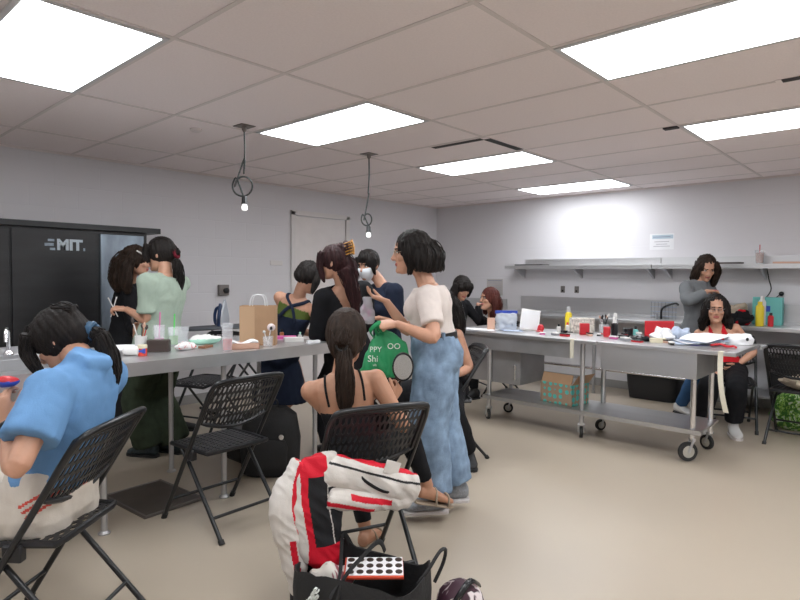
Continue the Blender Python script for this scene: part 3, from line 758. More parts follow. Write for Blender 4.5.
# --- P7 standing person, cream tee, jeans
p = Fig(V((2.674,2.150,0.949)), 124, V((2.644,2.192,1.344)), V((2.574,2.266,1.537)), yawv(136)-UP*.12, H=1.68)
p.arm('L', V((2.343,2.168,1.138)), hint=UP*-.8-yawv(132)*1.6+yawv(222)*.8, hd=yawv(135)-UP*.05, palm=UP*-1+yawv(42)*.6, curl=1.55)
p.arm('R', V((2.562,2.455,1.248)), hint=UP*-1, hd=yawv(132)+UP*.35, palm=UP, curl=.35)
p.leg('L', V((2.590,2.071,0.077)), hint=yawv(135), toe=yawv(137)); p.leg('R', V((2.792,2.056,0.059)), hint=yawv(130), toe=yawv(134))
p.build('standing person in cream tee and light blue jeans holding a green bag', SKIN,
  top=dict(m=CREAM, infl=.032, t0=.275, t1=.985, sleeve=.37, sinf=.014, sflare=.010, amp=.012),
  bottom=dict(m=DENIM, infl=.036, t1=.265, frac=.97, flare=.0, loose=.024, amp=.020, name='jeans'),
  shoes=dict(m=SHOEG, sole=SOLEW),
  hair=dict(m=HAIR, items=[('e',(-.022,0,.026),(.112,.096,.112)),('t',[(-.05,.05,.03),(-.055,.075,-.04),(-.045,.078,-.115)],[.055,.060,.040]),('t',[(-.05,-.05,.03),(-.055,-.075,-.04),(-.045,-.078,-.115)],[.055,.060,.040]),('t',[(-.07,0,.03),(-.105,0,-.04),(-.105,0,-.125)],[.075,.09,.065]),
     ('t',[(.03,.06,.07),(.035,.080,.01),(.02,.080,-.07),(.03,.078,-.125)],[.026,.024,.02,.010]),('t',[(.03,-.06,.07),(.035,-.080,.01),(.02,-.080,-.07)],[.026,.024,.018])], strands=26, amp=.008))
b = MB(); b.loft([(p.spine(.262)+p.sp*z, p.HL*(.135*p.k+.040), p.HF*(.097*p.k+.040)) for i, z in ((0,-.02),(0,.02))], 28)
p.child(b, 'belt', LEAT, 'black leather belt')
b = MB(); g = None
for a in (-.5,.9,1.9):
    c = p.spine(.262) + p.HL*math.cos(a)*(.178) + p.HF*math.sin(a)*(.140); p.child(MB().box(tuple(c-V((.008,.008,.028))), tuple(c+V((.008,.008,.028)))), 'belt_loop', DENIM)
gl = MB()
for q in (1,-1):
    gl.tube([p.hp(.096+.0*math.cos(a), q*.032+.020*math.cos(a), .010+.016*math.sin(a)) for a in [2*PI*i/12 for i in range(12)]], .0016, 6, closed=True); gl.tube([p.hp(.094,q*.052,.014), p.hp(.0,q*.080,.01)], .0016, 6)
gl.tube([p.hp(.097,.012,.012), p.hp(.097,-.012,.012)], .0016, 6); p.child(gl, 'glasses', mat('thin_wire', (.3,.25,.2), .3, .8))
P7 = p

# --- P8 seated front centre, camisole, ponytail
p = Fig((1.88,1.99,.53), 60, V((1.829,2.036,0.938)), V((1.876,2.054,1.108)), yawv(38)-UP*.05, H=1.60, cyaw=50); p.hs = 1.10
p.arm('R', V((2.122,1.987,0.778)), hint=UP*-1+yawv(-45)*.6, hd=UP*.5+yawv(0)*.5, palm=yawv(110), curl=1.0)
p.arm('L', V((2.041,2.034,0.818)), hint=UP*-1, hd=UP+yawv(222)*.3, palm=yawv(222), curl=.6)
p.leg('L', V((2.100,2.146,0.060)), hint=yawv(50)+UP*.6, toe=yawv(20)); p.leg('R', V((2.455,2.021,0.237)), hint=UP+yawv(30), toe=yawv(-25)-UP*.25)
def straps(mb, s):
    for q in (1,-1):
        k = s.k
        mb.tube(crom([s.spine(.70)+s.CL*q*.085*k-s.CF*.090*k, s.spine(.86)+s.CL*q*.088*k-s.CF*.086*k, s.spine(.97)+s.CL*q*.086*k-s.CF*.058*k, s.spine(1.015)+s.CL*q*.082*k+s.CF*.0, s.spine(.94)+s.CL*q*.082*k+s.CF*.065*k, s.spine(.78)+s.CL*q*.075*k+s.CF*.105*k],5), .0055, 8)
p.build('seated person with long low ponytail and thin-strapped black top in the front centre chair', SKIN2,
  top=dict(m=BLKF, name='camisole', infl=.007, t0=-.1, t1=.60, sleeve=0, amp=.003),
  bottom=dict(m=BLKF, infl=.007, t1=.2, frac=.93, amp=.004, name='leggings'),
  hair=dict(m=HAIRB, items=[('e',(-.020,0,.020),(.108,.090,.110)),('e',(-.06,0,-.02),(.07,.072,.08)),('t',[(-.09,0,.03),(-.118,0,-.015),(-.125,0,-.03)],[.05,.040,.026]),('w',[(-.085,-.075,-.035),(-.10,-.09,-.10),(-.105,-.105,-.19),(-.10,-.10,-.28),(-.09,-.09,-.34)],[.026,.034,.040,.034,.010])], strands=46, amp=.004))
s_ = MB(); straps(s_, p)
bb = p.child(s_, 'shoulder_strap', BLKF)
b = MB(); b.tube([p.hp(-.128,.022*math.cos(a),-.03+.02*math.sin(a)) for a in [2*PI*i/12 for i in range(12)]], .006, 8, closed=True); p.child(b, 'hair_tie', LEAT)
SAND = mat('beige_sandal_strap', (.33,.26,.19), .5)
for q in 'LR':
    kn, an, toe = p.legs[q]; t_ = toe.normalized(); l_ = UP.cross(t_).normalized(); u_ = t_.cross(l_)
    b = MB().loft([(an+t_*a-u_*.088, l_*w_, u_*.007) for a, w_ in ((-.06,.022),(-.04,.034),(.03,.034),(.09,.044),(.14,.044),(.175,.020))], 14, pw=.6)
    o = p.child(b, 'sandal', SAND)
    for k_ in range(2):
        a = (.045,.125)[k_]; c = an+t_*a-u_*.045; h_ = (.052,.030)[k_]
        bb = MB().tube([an+t_*(a+.01)-u_*.083+l_*.046]+[c+l_*.044*math.cos(x)+u_*(h_*math.sin(x)-.008) for x in [PI*i/8 for i in range(9)]]+[an+t_*(a+.01)-u_*.083-l_*.046], .006, 8)
        p.child(bb, 'sandal_strap', SAND)
P8 = p

# --- P1 seated at the left edge
p = Fig(V((.72,2.52,.53)), 128, V((0.827,2.398,1.038)), V((0.798,2.569,1.134)), yawv(128)-UP*.85, H=1.80, cyaw=128)
p.arm('L', V((0.576,2.394,0.867)), hint=UP*-1-yawv(128)*.1+yawv(218)*.9, hd=UP+yawv(128)*.4, palm=yawv(38), curl=.7)
p.arm('R', V((0.834,3.120,0.614)), hint=UP*-1, hd=yawv(128)+UP*.3, palm=UP, curl=.6)
p.leg('L', (.18,2.90,.09), hint=UP+yawv(128), toe=yawv(128)); p.leg('R', (.50,3.08,.09), hint=UP+yawv(128), toe=yawv(128))
def drape(mb, s):
    k = s.k
    mb.loft([(s.spine(t)+s.CF*.0, s.CL*a, s.CF*b) for t, a, b in ((.34,.165,.140),(.48,.175,.143),(.62,.190,.142),(.82,.205,.125),(.93,.16,.095),(1.04,.085,.075),(1.12,.065,.060))], 26)
    mb.tube([s.N+s.CL*.06+s.sp*.035-s.CF*.03, s.N+s.CL*.0-s.CF*.075+s.sp*.04, s.N-s.CL*.06+s.sp*.035-s.CF*.03], .030, 10)
def stripes1(c):
    d = c - V((0.723,2.352,0.609)); rr_ = d.dot(V((.674,-.738,0))); al = rr_*.85 + d.z*.5; pe = -rr_*.5 + d.z*.85
    return 1 if (abs(al) < .10 and d.length < .16 and any(abs(pe-q) < .0052 for q in (-.03,-.008,.014))) else 0
p.build('seated person in light blue sweatshirt and cream trousers with a ponytail in a blue scrunchie', SKIN,
  top=dict(m=BLUEF, name='sweatshirt', infl=.028, t0=.20, t1=1.03, sleeve=.34, sinf=.028, sflare=.02, amp=.014, more=drape),
  bottom=dict(m=[WHTF, REDS], infl=.026, t1=.30, vs=.006, frac=.95, loose=.02, amp=.012, mi=stripes1),
  shoes=dict(m=SHOEW, sole=SOLEW),
  hair=dict(m=HAIR, items=[('e',(-.020,0,.020),(.112,.094,.113)),('e',(-.055,0,-.01),(.080,.080,.080)),('t',[(-.06,0,.07),(-.10,0,.06),(-.125,0,.045)],[.06,.04,.025]),
     ('t',[(.05,.055,.08),(.098,.062,.03),(.11,.062,-.05),(.115,.055,-.10)],[.03,.024,.018,.006]),('t',[(.05,-.055,.08),(.095,-.06,.03),(.10,-.062,-.05)],[.03,.024,.01]),('t',[(.04,0,.10),(.09,.02,.07),(.112,.035,.03)],[.035,.025,.012]),
     ('w',[(.085,-.095,.035),(.108,-.125,.015),(.125,-.150,-.05),(.135,-.160,-.13),(.130,-.155,-.215)],[.020,.030,.036,.034,.012])], strands=42, amp=.005))
b = MB(); c0 = p.HC + V((.080,-.088,.037))
for k_ in range(2):
    b.tube([c0 + V((.020*math.cos(a)+.010*k_, .010*math.cos(a)-.008*k_, .026*math.sin(a)))*(1+.12*math.sin(a*5)) for a in [2*PI*i/24 for i in range(24)]], .012, 8, closed=True)
p.child(b, 'scrunchie', cloth('blue_satin_scrunchie', (.05,.11,.19), rough=.4))
e_, w_ = p.arms['L'][:2]; d_ = (w_-e_).normalized(); o_ = d_.orthogonal().normalized(); q_ = d_.cross(o_)
b = MB().tube([w_-d_*.02+(o_*math.cos(a)+q_*math.sin(a))*.027 for a in [2*PI*i/16 for i in range(16)]], .008, 8, closed=True)
p.child(b, 'watch_band', BLACKP, 'dark grey fitness band')
P1_ = p

# --- P3 standing, pale green tee and olive trousers
p = Fig(V((1.991,4.257,0.834)), 112, V((2.021,4.213,1.388)), V((2.014,4.275,1.552)), yawv(125)-UP*.25, H=1.66, cyaw=108)
p.arm('L', V((1.807,4.388,1.142)), hint=UP*-1-yawv(110)*.6, hd=yawv(150)+UP*.1, palm=UP*-1+yawv(100)*.5, curl=.8)
p.arm('R', V((2.121,4.648,1.314)), hint=UP*-1+yawv(200)*.9, hd=yawv(120)+UP*.6, palm=yawv(150), curl=.8)
p.leg('L', (1.98,4.40,.09), hint=yawv(112), toe=yawv(118)); p.leg('R', (2.16,4.34,.09), hint=yawv(110), toe=yawv(108))
p.build('standing person in pale green tee and olive trousers doing make-up with two brushes', SKIN,
  top=dict(m=SAGE, infl=.034, t0=-.12, t1=.99, sleeve=.42, sinf=.018, sflare=.016, amp=.014, flare=.02),
  bottom=dict(m=OLIVE, infl=.022, t1=.2, frac=.985, loose=.040, flare=.01, amp=.022), shoes=dict(m=SHOEN, sole=SHOEB),
  hair=dict(m=HAIR, items=[('e',(-.020,0,.020),(.108,.092,.110)),('e',(-.06,0,.0),(.07,.072,.08)),('t',[(-.10,0,.0),(-.125,0,-.02),(-.135,0,-.04)],[.045,.03,.02]),('t',[(.04,.06,.08),(.07,.075,.02),(.06,.078,-.05)],[.03,.022,.012]),('w',[(.055,-.125,-.04),(.07,-.135,-.10),(.085,-.13,-.19),(.09,-.125,-.28)],[.022,.036,.036,.010])], strands=34, amp=.005))
b = MB().tube([p.hp(-.128,.030*math.cos(a),-.03+.028*math.sin(a)) for a in [2*PI*i/14 for i in range(14)]], .012, 8, closed=True); p.child(b, 'hair_band', cloth('dark_red_band',(.13,.010,.02)), 'dark red hair band')
P3 = p
# --- P2 behind, black hair and top
p = Fig(V((2.051,5.135,0.731)), -30, V((2.102,5.040,1.316)), V((2.105,4.885,1.509)), yawv(-38)-UP*.15, H=1.62, cyaw=-20)
p.arm('R', V((1.959,4.579,0.917)), hint=UP*-1, hd=UP+yawv(-60)*.3, palm=yawv(222), curl=.5); p.arm('L', V((2.191,4.845,0.932)), hint=UP*-1, hd=yawv(-40), palm=UP*-1, curl=.5)
p.leg('L', (2.46,4.95,.09), hint=yawv(-60), toe=yawv(-30)); p.leg('R', (2.18,5.15,.09), hint=yawv(-60), toe=yawv(-80))
p.build('standing person in black with long wavy hair and a white clip before the black cabinet', SKIN,
  top=dict(m=BLKF, name='sweater', infl=.02, t0=-.12, t1=1.03, sleeve=.97, sinf=.014, amp=.012),
  bottom=dict(m=BLKF, infl=.014, t1=.2, frac=.97, loose=.01), shoes=dict(m=SHOEB, sole=SHOEB),
  hair=dict(m=HAIRB, items=[('e',(-.022,0,.022),(.112,.098,.112)),('t',[(-.06,0,.03),(-.10,-.02,-.06),(-.11,-.03,-.17),(-.09,-.03,-.27)],[.08,.088,.075,.03]),('t',[(-.03,.06,.03),(-.05,.09,-.06),(-.04,.09,-.18)],[.04,.045,.02]),('t',[(-.03,-.06,.03),(-.05,-.09,-.06),(-.03,-.10,-.2),(-.0,-.10,-.27)],[.04,.05,.045,.015])], strands=34, amp=.012, fine=(40,40,16)))
b = MB().tube([p.hp(.01,-.094,.085), p.hp(.055,-.088,.065), p.hp(.09,-.06,.055)], .006, 8); p.child(b, 'hair_clip', WHITEP, 'white hair clip')
P2 = p

# --- P4 bending, navy dress over a green top
p = Fig(V((2.982,4.113,0.699)), 10, V((3.055,3.945,1.210)), V((3.078,3.841,1.388)), yawv(-5)-UP*.7, H=1.72, cyaw=28)
p.arm('R', V((3.010,3.590,0.901)), hint=UP*-1+yawv(-60)*.8, hd=yawv(-40)-UP*.5, palm=UP*-1, curl=.5); p.arm('L', V((3.271,3.956,0.880)), hint=UP*-1, hd=yawv(-40)-UP*.4, palm=UP*-1, curl=.5)
p.leg('L', (3.0,4.55,.09), hint=yawv(0), toe=yawv(0)); p.leg('R', (3.02,4.32,.09), hint=yawv(0), toe=yawv(-10))
def p4cut(f, l, u): return u > -.11 and f > -10
p.build('person bending over in a navy pinafore dress with crossed straps over a moss green top', SKIN,
  top=dict(m=GREENF, name='green_top', infl=.007, t0=.3, t1=.90, sleeve=0, amp=.004, cut=lambda f,l,u: u > -.075 - .03*(f>0)),
  bottom=dict(m=NAVY, name='pinafore_dress', infl=.016, t1=.70, amp=.012, skirt=(.33,.09)), shoes=dict(m=SHOEB, sole=SHOEB),
  hair=dict(m=HAIR, items=[('e',(-.020,0,.020),(.110,.094,.112)),('e',(-.07,0,-.02),(.06,.06,.07)),('t',[(.0,.07,.05),(.02,.09,-.03),(.02,.09,-.12)],[.035,.03,.010]),('t',[(.0,-.07,.05),(.03,-.088,-.03),(.05,-.09,-.13)],[.035,.03,.010])], strands=22, amp=.009))
for q in (1,-1):
    k = p.k; b = MB().tube(crom([p.spine(.66)+p.CL*q*.07*k-p.CF*.105*k, p.spine(.84)+p.CL*q*.02*k-p.CF*.100*k, p.spine(.97)-p.CL*q*.07*k-p.CF*.066*k, p.spine(1.0)-p.CL*q*.09*k+p.CF*.02*k, p.spine(.85)-p.CL*q*.09*k+p.CF*.10*k],5), .015, 8, flat=.5)
    p.child(b, 'dress_strap', NAVY)
# --- P5 black V-back sweater, hair half up in a claw clip
p = Fig(V((3.021,3.272,0.756)), 70, V((2.911,3.233,1.317)), V((2.826,3.249,1.500)), yawv(118)-UP*.15, H=1.66, cyaw=72)
p.arm('L', V((2.937,3.504,0.858)), hint=UP*-1+yawv(170)*.9-yawv(78)*.4, hd=yawv(80), palm=UP*-1, curl=.6); p.arm('R', V((3.200,3.443,0.923)), hint=UP*-1+yawv(-20)*.4, hd=yawv(100), palm=UP*-1, curl=.6)
p.leg('L', (2.93,3.40,.09), hint=yawv(75), toe=yawv(78)); p.leg('R', (3.08,3.25,.09), hint=yawv(75), toe=yawv(70))
p.build('standing person in a black V-back sweater with long hair half up in a claw clip', SKIN,
  top=dict(m=BLKF, name='sweater', infl=.030, t0=-.1, t1=1.03, sleeve=.97, sinf=.026, sflare=.004, amp=.012, cut=lambda f,l,u: f < .02 and u > -.30 and abs(l) < .11*(1+u/.30)),
  bottom=dict(m=BLKF, infl=.014, t1=.2, frac=.97, loose=.025), shoes=dict(m=SHOEB, sole=SHOEB),
  hair=dict(m=HAIRP, items=[('e',(-.020,0,.020),(.108,.092,.110)),('t',[(-.05,0,.08),(-.10,0,.08),(-.12,0,.10),(-.11,0,.135)],[.05,.045,.035,.010]),('t',[(-.06,0,.02),(-.105,-.02,-.05),(-.12,-.04,-.15)],[.075,.06,.045]),('w',[(.03,-.09,-.05),(.06,-.125,-.15),(.085,-.145,-.27),(.09,-.15,-.38)],[.06,.052,.045,.012]),('t',[(.05,.05,.08),(.075,.070,.0),(.07,.072,-.09),(.06,.07,-.14)],[.03,.022,.016,.005])], strands=34, amp=.007))
b = MB()
for k_ in range(5):
    z = .035+.02*k_; b.tube([p.hp(-.115,.035,z), p.hp(-.165,.02,z+.012), p.hp(-.168,-.0,z+.014)], .0045, 6); b.tube([p.hp(-.115,-.035,z), p.hp(-.165,-.02,z+.008), p.hp(-.168,.0,z+.010)], .0045, 6)
b.tube([p.hp(-.166,0,.03), p.hp(-.175,0,.09), p.hp(-.166,0,.14)], .008, 8); p.child(b, 'claw_clip', mat('amber_tortoiseshell', (.42,.20,.04), .25, var=.5, vscale=40))
P5 = p
# --- P6 masked, navy tee
p = Fig(V((3.643,3.461,0.656)), 160, V((3.614,3.488,1.315)), V((3.511,3.582,1.494)), yawv(192)-UP*.3, H=1.64, cyaw=165)
p.arm('L', V((3.380,3.328,1.058)), hint=UP*-1, hd=yawv(165), palm=UP*-1, curl=.6); p.arm('R', V((3.488,3.578,1.005)), hint=UP*-1, hd=yawv(180), palm=UP*-1, curl=.6)
p.leg('L', (3.62,3.40,.09), hint=yawv(160), toe=yawv(165)); p.leg('R', (3.75,3.60,.09), hint=yawv(160), toe=yawv(160))
p.build('standing person in a white face mask and navy tee, dark hair tied back', SKIN,
  top=dict(m=NAVY, infl=.022, t0=-.1, t1=.98, sleeve=.42, sinf=.026, sflare=.012, amp=.012),
  bottom=dict(m=BLKF, infl=.014, t1=.2, frac=.97, loose=.01), shoes=dict(m=SHOEB, sole=SHOEB),
  hair=dict(m=HAIR, items=[('e',(-.018,0,.030),(.112,.094,.106)),('e',(-.10,0,.0),(.055,.05,.055)),('t',[(.02,.07,.07),(.045,.082,.0),(.04,.084,-.07)],[.03,.02,.008]),('t',[(.02,-.07,.07),(.045,-.082,.0),(.04,-.084,-.07)],[.03,.02,.008]),('t',[(.03,.0,.11),(.08,.01,.085),(.094,.015,.05)],[.04,.035,.02])], strands=22, amp=.005))
MASK = mat('white_mask_fabric', (.72,.75,.80), .8)
b = MB(); b.loft([(p.hp(.040,0,z), p.F[1]*a, p.F[0]*c) for z, a, c in ((-.125,.028,.030),(-.105,.046,.050),(-.075,.061,.069),(-.045,.069,.077),(-.02,.071,.074),(-.006,.064,.062))], 24)
p.child(b, 'face_mask', MASK)
p.child(MB().tube([p.hp(.06,.066,-.02), p.hp(.0,.084,.0)], .002, 6).tube([p.hp(.06,-.066,-.02), p.hp(.0,-.084,.0)], .002, 6), 'mask_ear_loop', MASK)
P6 = p
# --- P11 seated behind the jeans
p = Fig((3.66,2.82,.54), 150, V((3.650,2.807,1.010)), V((3.518,2.814,1.196)), yawv(165)-UP*.3, H=1.62, cyaw=150)
p.arm('L', V((3.427,2.658,0.643)), hint=UP*-1-yawv(150)*1.3, hd=yawv(150), palm=UP*-1, curl=.5); p.arm('R', V((3.727,2.995,0.614)), hint=UP*-1, hd=yawv(180), palm=UP*-1, curl=.5)
p.leg('L', V((3.537,2.518,0.089)), hint=UP+yawv(190), toe=yawv(222)); p.leg('R', (3.40,3.12,.09), hint=UP+yawv(150), toe=yawv(150))
p.build('seated bare-armed person in sleeveless black mostly hidden behind the light blue jeans', SKIN,
  top=dict(m=BLKF, infl=.012, t0=-.1, t1=.97, sleeve=0), bottom=dict(m=BLKF, infl=.018, t1=.2, frac=.96, loose=.02), shoes=dict(m=SHOEB, sole=SHOEB),
  hair=dict(m=HAIR, items=[CAPH,('t',[(-.05,.0,.03),(-.09,.03,-.08),(-.09,.06,-.2),(-.07,.08,-.30)],[.08,.085,.07,.02]),('t',[(-.0,.07,.03),(-.02,.10,-.08),(-.03,.12,-.2)],[.035,.04,.02])], strands=20, amp=.010))
# --- P9 bending make-up artist
p = Fig(V((5.499,4.239,0.501)), 262, V((5.393,4.050,1.108)), V((5.266,3.873,1.274)), yawv(245)-UP*.55, H=1.62, cyaw=255)
p.arm('R', V((5.064,3.855,0.993)), hint=UP*-1+yawv(130)*.6, hd=yawv(-60)+UP*.4, palm=UP*-1+yawv(-90), curl=.9); p.arm('L', V((5.755,3.994,1.076)), hint=UP*-1+yawv(-48)*.6, hd=yawv(-40)-UP*.1, palm=UP*-1, curl=.5)
p.leg('L', V((5.545,4.164,0.097)), hint=yawv(250), toe=yawv(260)); p.leg('R', V((5.527,4.332,0.089)), hint=yawv(250), toe=yawv(240))
def p9top(f, l, u, c): return 1 if (f > .03 and abs(l + .0) < .035 + .10*min(1, max(0,-u*3)) and u < .0) else 0
p.build('person with a black fringe and black cardigan over grey leaning towards the red-haired person', SKIN,
  top=dict(m=[BLKF, GREYS], name='cardigan', infl=.018, t0=-.1, t1=1.0, sleeve=.95, sinf=.014, mi=p9top), bottom=dict(m=BLKF, infl=.014, t1=.2, frac=.97), shoes=dict(m=SHOEB, sole=SHOEB),
  hair=dict(m=HAIR, items=[('e',(-.018,0,.030),(.116,.102,.110)),('t',[(.06,.0,.10),(.098,.0,.07),(.108,.0,.035)],[.05,.045,.03]),('t',[(.05,.05,.08),(.085,.055,.05),(.09,.06,.02)],[.035,.028,.014]),('t',[(.05,-.05,.08),(.085,-.055,.05),(.09,-.06,.02)],[.035,.028,.014]),('t',[(.0,-.07,.05),(.02,-.095,-.04),(.04,-.095,-.14),(.05,-.09,-.25)],[.045,.045,.04,.012]),('t',[(.0,.07,.05),(.02,.09,-.03),(.03,.085,-.10)],[.04,.03,.01]),('e',(-.05,0,-.03),(.07,.08,.08))], strands=20, amp=.006))
P9 = p
# --- P10 red-haired seated
p = Fig((5.93,3.90,.53), 165, V((5.794,3.805,0.870)), V((5.668,3.781,1.145)), yawv(160)+UP*.02, H=1.7, cyaw=180); p.hs = 1.08
p.arm('L', (5.55,3.85,.62), hint=UP*-1, hd=yawv(170), palm=UP*-1, curl=.4); p.arm('R', (5.62,4.12,.62), hint=UP*-1, hd=yawv(165), palm=UP*-1, curl=.4)
p.leg('L', (5.48,3.84,.09), hint=UP+yawv(165), toe=yawv(165)); p.leg('R', (5.55,4.10,.09), hint=UP+yawv(165), toe=yawv(165))
p.build('seated person with red-brown hair and black top behind the right table, having make-up done', SKIN,
  top=dict(m=BLKF, infl=.014, t0=-.1, t1=1.0, sleeve=.5, sinf=.014), bottom=dict(m=BLKF, infl=.014, t1=.2, frac=.96), shoes=dict(m=SHOEB, sole=SHOEB),
  hair=dict(m=HAIRR, items=[('e',(-.020,0,.024),(.106,.092,.110)),('t',[(-.05,0,.02),(-.085,0,-.06),(-.08,0,-.16),(-.07,0,-.24)],[.08,.082,.070,.03]),('t',[(-.02,.07,.03),(-.02,.085,-.06),(-.01,.080,-.17)],[.035,.035,.02]),('t',[(-.02,-.07,.03),(-.02,-.085,-.06),(-.01,-.080,-.17)],[.035,.035,.02])], strands=26, amp=.006))
# --- P12 standing, grey cardigan, jeans
p = Fig(V((6.503,1.778,0.807)), 255, V((6.441,1.776,1.375)), V((6.452,1.698,1.508)), yawv(215)-UP*.55, H=1.64, cyaw=250)
p.arm('L', V((6.347,1.528,1.221)), hint=UP*-1+yawv(-20)*.5, hd=yawv(200)-UP*.3, palm=UP*-1, curl=.8); p.arm('R', V((6.219,1.613,1.280)), hint=UP*-1*.6+yawv(130)*1.2, hd=yawv(-48), palm=UP*-1, curl=.8)
p.leg('R', V((6.409,1.896,0.084)), hint=yawv(235), toe=yawv(240)); p.leg('L', (6.47,1.70,.09), hint=yawv(235), toe=yawv(225))
p.build('standing person in grey cardigan and dark blue jeans styling hair behind the red halter top', SKIN,
  top=dict(m=GREYF, name='cardigan', infl=.022, t0=-.1, t1=1.0, sleeve=.93, sinf=.020, amp=.012),
  bottom=dict(m=DJEAN, name='jeans', infl=.012, t1=.2, frac=.98, loose=.01), shoes=dict(m=SHOEW, sole=SHOEB),
  hair=dict(m=HAIRB, items=[('e',(-.022,0,.026),(.106,.096,.110)),('t',[(-.05,0,.02),(-.085,0,-.07),(-.08,0,-.16)],[.08,.085,.04]),('t',[(.02,.06,.07),(.03,.095,-.01),(.03,.10,-.10),(.04,.095,-.19)],[.03,.038,.040,.014]),('t',[(.02,-.06,.07),(.03,-.095,-.01),(.03,-.10,-.10),(.04,-.095,-.20)],[.03,.038,.040,.014])], strands=26, cut=lambda f,l,u: f > .03 and abs(l) < .045 and u < .085, amp=.011, fine=(40,40,16)))
# --- P13 seated, red halter, glasses
p = Fig((6.13,1.42,.54), 196, V((6.120,1.508,0.950)), V((6.047,1.495,1.115)), yawv(197)-UP*.12, H=1.6); p.hs = 1.06
p.arm('L', V((6.093,1.323,0.590)), hint=UP*-1+yawv(-70)*.6, hd=yawv(160)-UP*.4, palm=yawv(106), curl=.5); p.arm('R', V((5.864,1.468,0.562)), hint=UP*-1, hd=yawv(210), palm=UP*-1, curl=.5)
p.leg('L', (5.82,1.27,.09), hint=UP+yawv(196), toe=yawv(205)); p.leg('R', (5.72,1.50,.09), hint=UP+yawv(196), toe=yawv(210))
p.build('seated person in a red halter top and glasses with long curly dark hair', SKIN, closed_eyes=True,
  top=dict(m=REDF, name='halter_top', infl=.009, t0=-.1, t1=1.04, sleeve=0, amp=.004, cut=lambda f,l,u: (f < 0 and u > -.24) or (u > -.20 and (abs(l) > .085+ .3*(-u)*.6 - .02 or abs(l) < .015+.0*u + max(0,(u+.12))*.30))),
  bottom=dict(m=BLKF, infl=.016, t1=.2, frac=.95, loose=.02), shoes=dict(m=SHOEW, sole=SOLEW),
  hair=dict(m=HAIR, items=[('e',(-.024,0,.026),(.104,.092,.108)),('e',(-.03,0,.10),(.05,.05,.03)),('t',[(-.01,.07,.06),(.0,.085,-.03),(-.02,.100,-.12),(-.02,.105,-.20)],[.028,.036,.042,.02]),('t',[(-.01,-.07,.06),(.0,-.085,-.03),(-.02,-.100,-.12),(-.02,-.105,-.20)],[.028,.036,.042,.02]),('t',[(-.05,0,.02),(-.09,0,-.08),(-.09,0,-.2)],[.08,.085,.05])], strands=18, cut=lambda f,l,u: f > .03 and abs(l) < .050 and u < .085, amp=.011, fine=(40,40,20)))
gl = MB()
for q in (1,-1):
    gl.tube([p.hp(.098, q*.031+.021*math.cos(a), .008+.017*math.sin(a)) for a in [2*PI*i/12 for i in range(12)]], .0018, 6, closed=True); gl.tube([p.hp(.095,q*.052,.012), p.hp(.0,q*.082,.01)], .0018, 6)
gl.tube([p.hp(.099,.011,.010), p.hp(.099,-.011,.010)], .0018, 6); p.child(gl, 'glasses', mat('silver_wire', (.22,.22,.24), .5, .6))
P13 = p

# ------------------------------------------------------------------ small things
def col(name, c, rough=.45, **k): return mat(name, c, rough, **k)
PINK = col('pink_plastic', (.62,.12,.35)); BLUE = col('blue_plastic', (.03,.07,.42)); YEL = col('yellow_plastic', (.75,.58,.02)); GRN = col('green_drink', (.10,.42,.02), .2); TEAL = col('teal_card', (.16,.50,.47), .6)
KRAFT = col('kraft_paper', (.42,.26,.15), .85, var=.08); BROWN = col('dark_brown_card', (.045,.03,.025), .5); CREAMC = col('cream_card', (.68,.62,.45), .7); REDDR = col('red_drink', (.60,.05,.03), .25); CLOTHB = cloth('beige_cloth', (.42,.35,.27))
GREYC = col('grey_card', (.30,.31,.33), .6); LBLUE = col('pale_blue_sheet', (.45,.52,.66), .7); BLKJ = col('black_jar', (.015,.015,.017), .25); MINT = col('mint_plastic', (.35,.62,.50), .5); ORNG = col('orange_tea', (.42,.15,.06), .3); SKINP = col('skin_tone_card', (.62,.38,.28), .6)
def bottle(label, pos, h, r, m, cap=None, ch=.25, name='bottle', cat='bottle', group=None, tilt=None, rz=0):
    t = thing(name, label, cat, pos, rz, group)
    if tilt: t.rotation_euler = tilt
    b = MB().lathe([(r*.85,0),(r,.004),(r,h*(1-ch)*.9),(r*.55,h*(1-ch))], n=18).obj('bottle_body', m, t)
    MB().lathe([(r*.56,h*(1-ch)),(r*.56,h*.97),(r*.45,h)], n=14).obj('cap', cap or WHITEP, t)
    return t
def jar(label, pos, h, r, m, lid=None, name='jar', cat='jar', group=None):
    t = thing(name, label, cat, pos, 0, group)
    MB().lathe([(r*.92,0),(r,.004),(r,h*.65),(r*.93,h*.7)], n=18).obj('jar_body', m, t)
    MB().lathe([(r*1.02,h*.7),(r*1.02,h*.97),(r*.95,h)], n=18).obj('lid', lid or WHITEP, t); return t
def block(name, label, cat, pos, size, m, rz=0, lid=None, parts=None, rx=0, group=None):
    t = thing(name, label, cat, pos, R(rz), group)
    if rx: t.rotation_euler = (R(rx), 0, R(rz))
    a, b_, c = size; MB().box((-a/2,-b_/2,0),(a/2,b_/2,c)).obj(name.split('_')[-1]+'_body', m, t, smooth=False, bevel=min(size)*.08)
    if lid: MB().box((-a/2-.002,-b_/2-.002,c*.72),(a/2+.002,b_/2+.002,c+.002)).obj('lid', lid, t, smooth=False, bevel=.002)
    return t
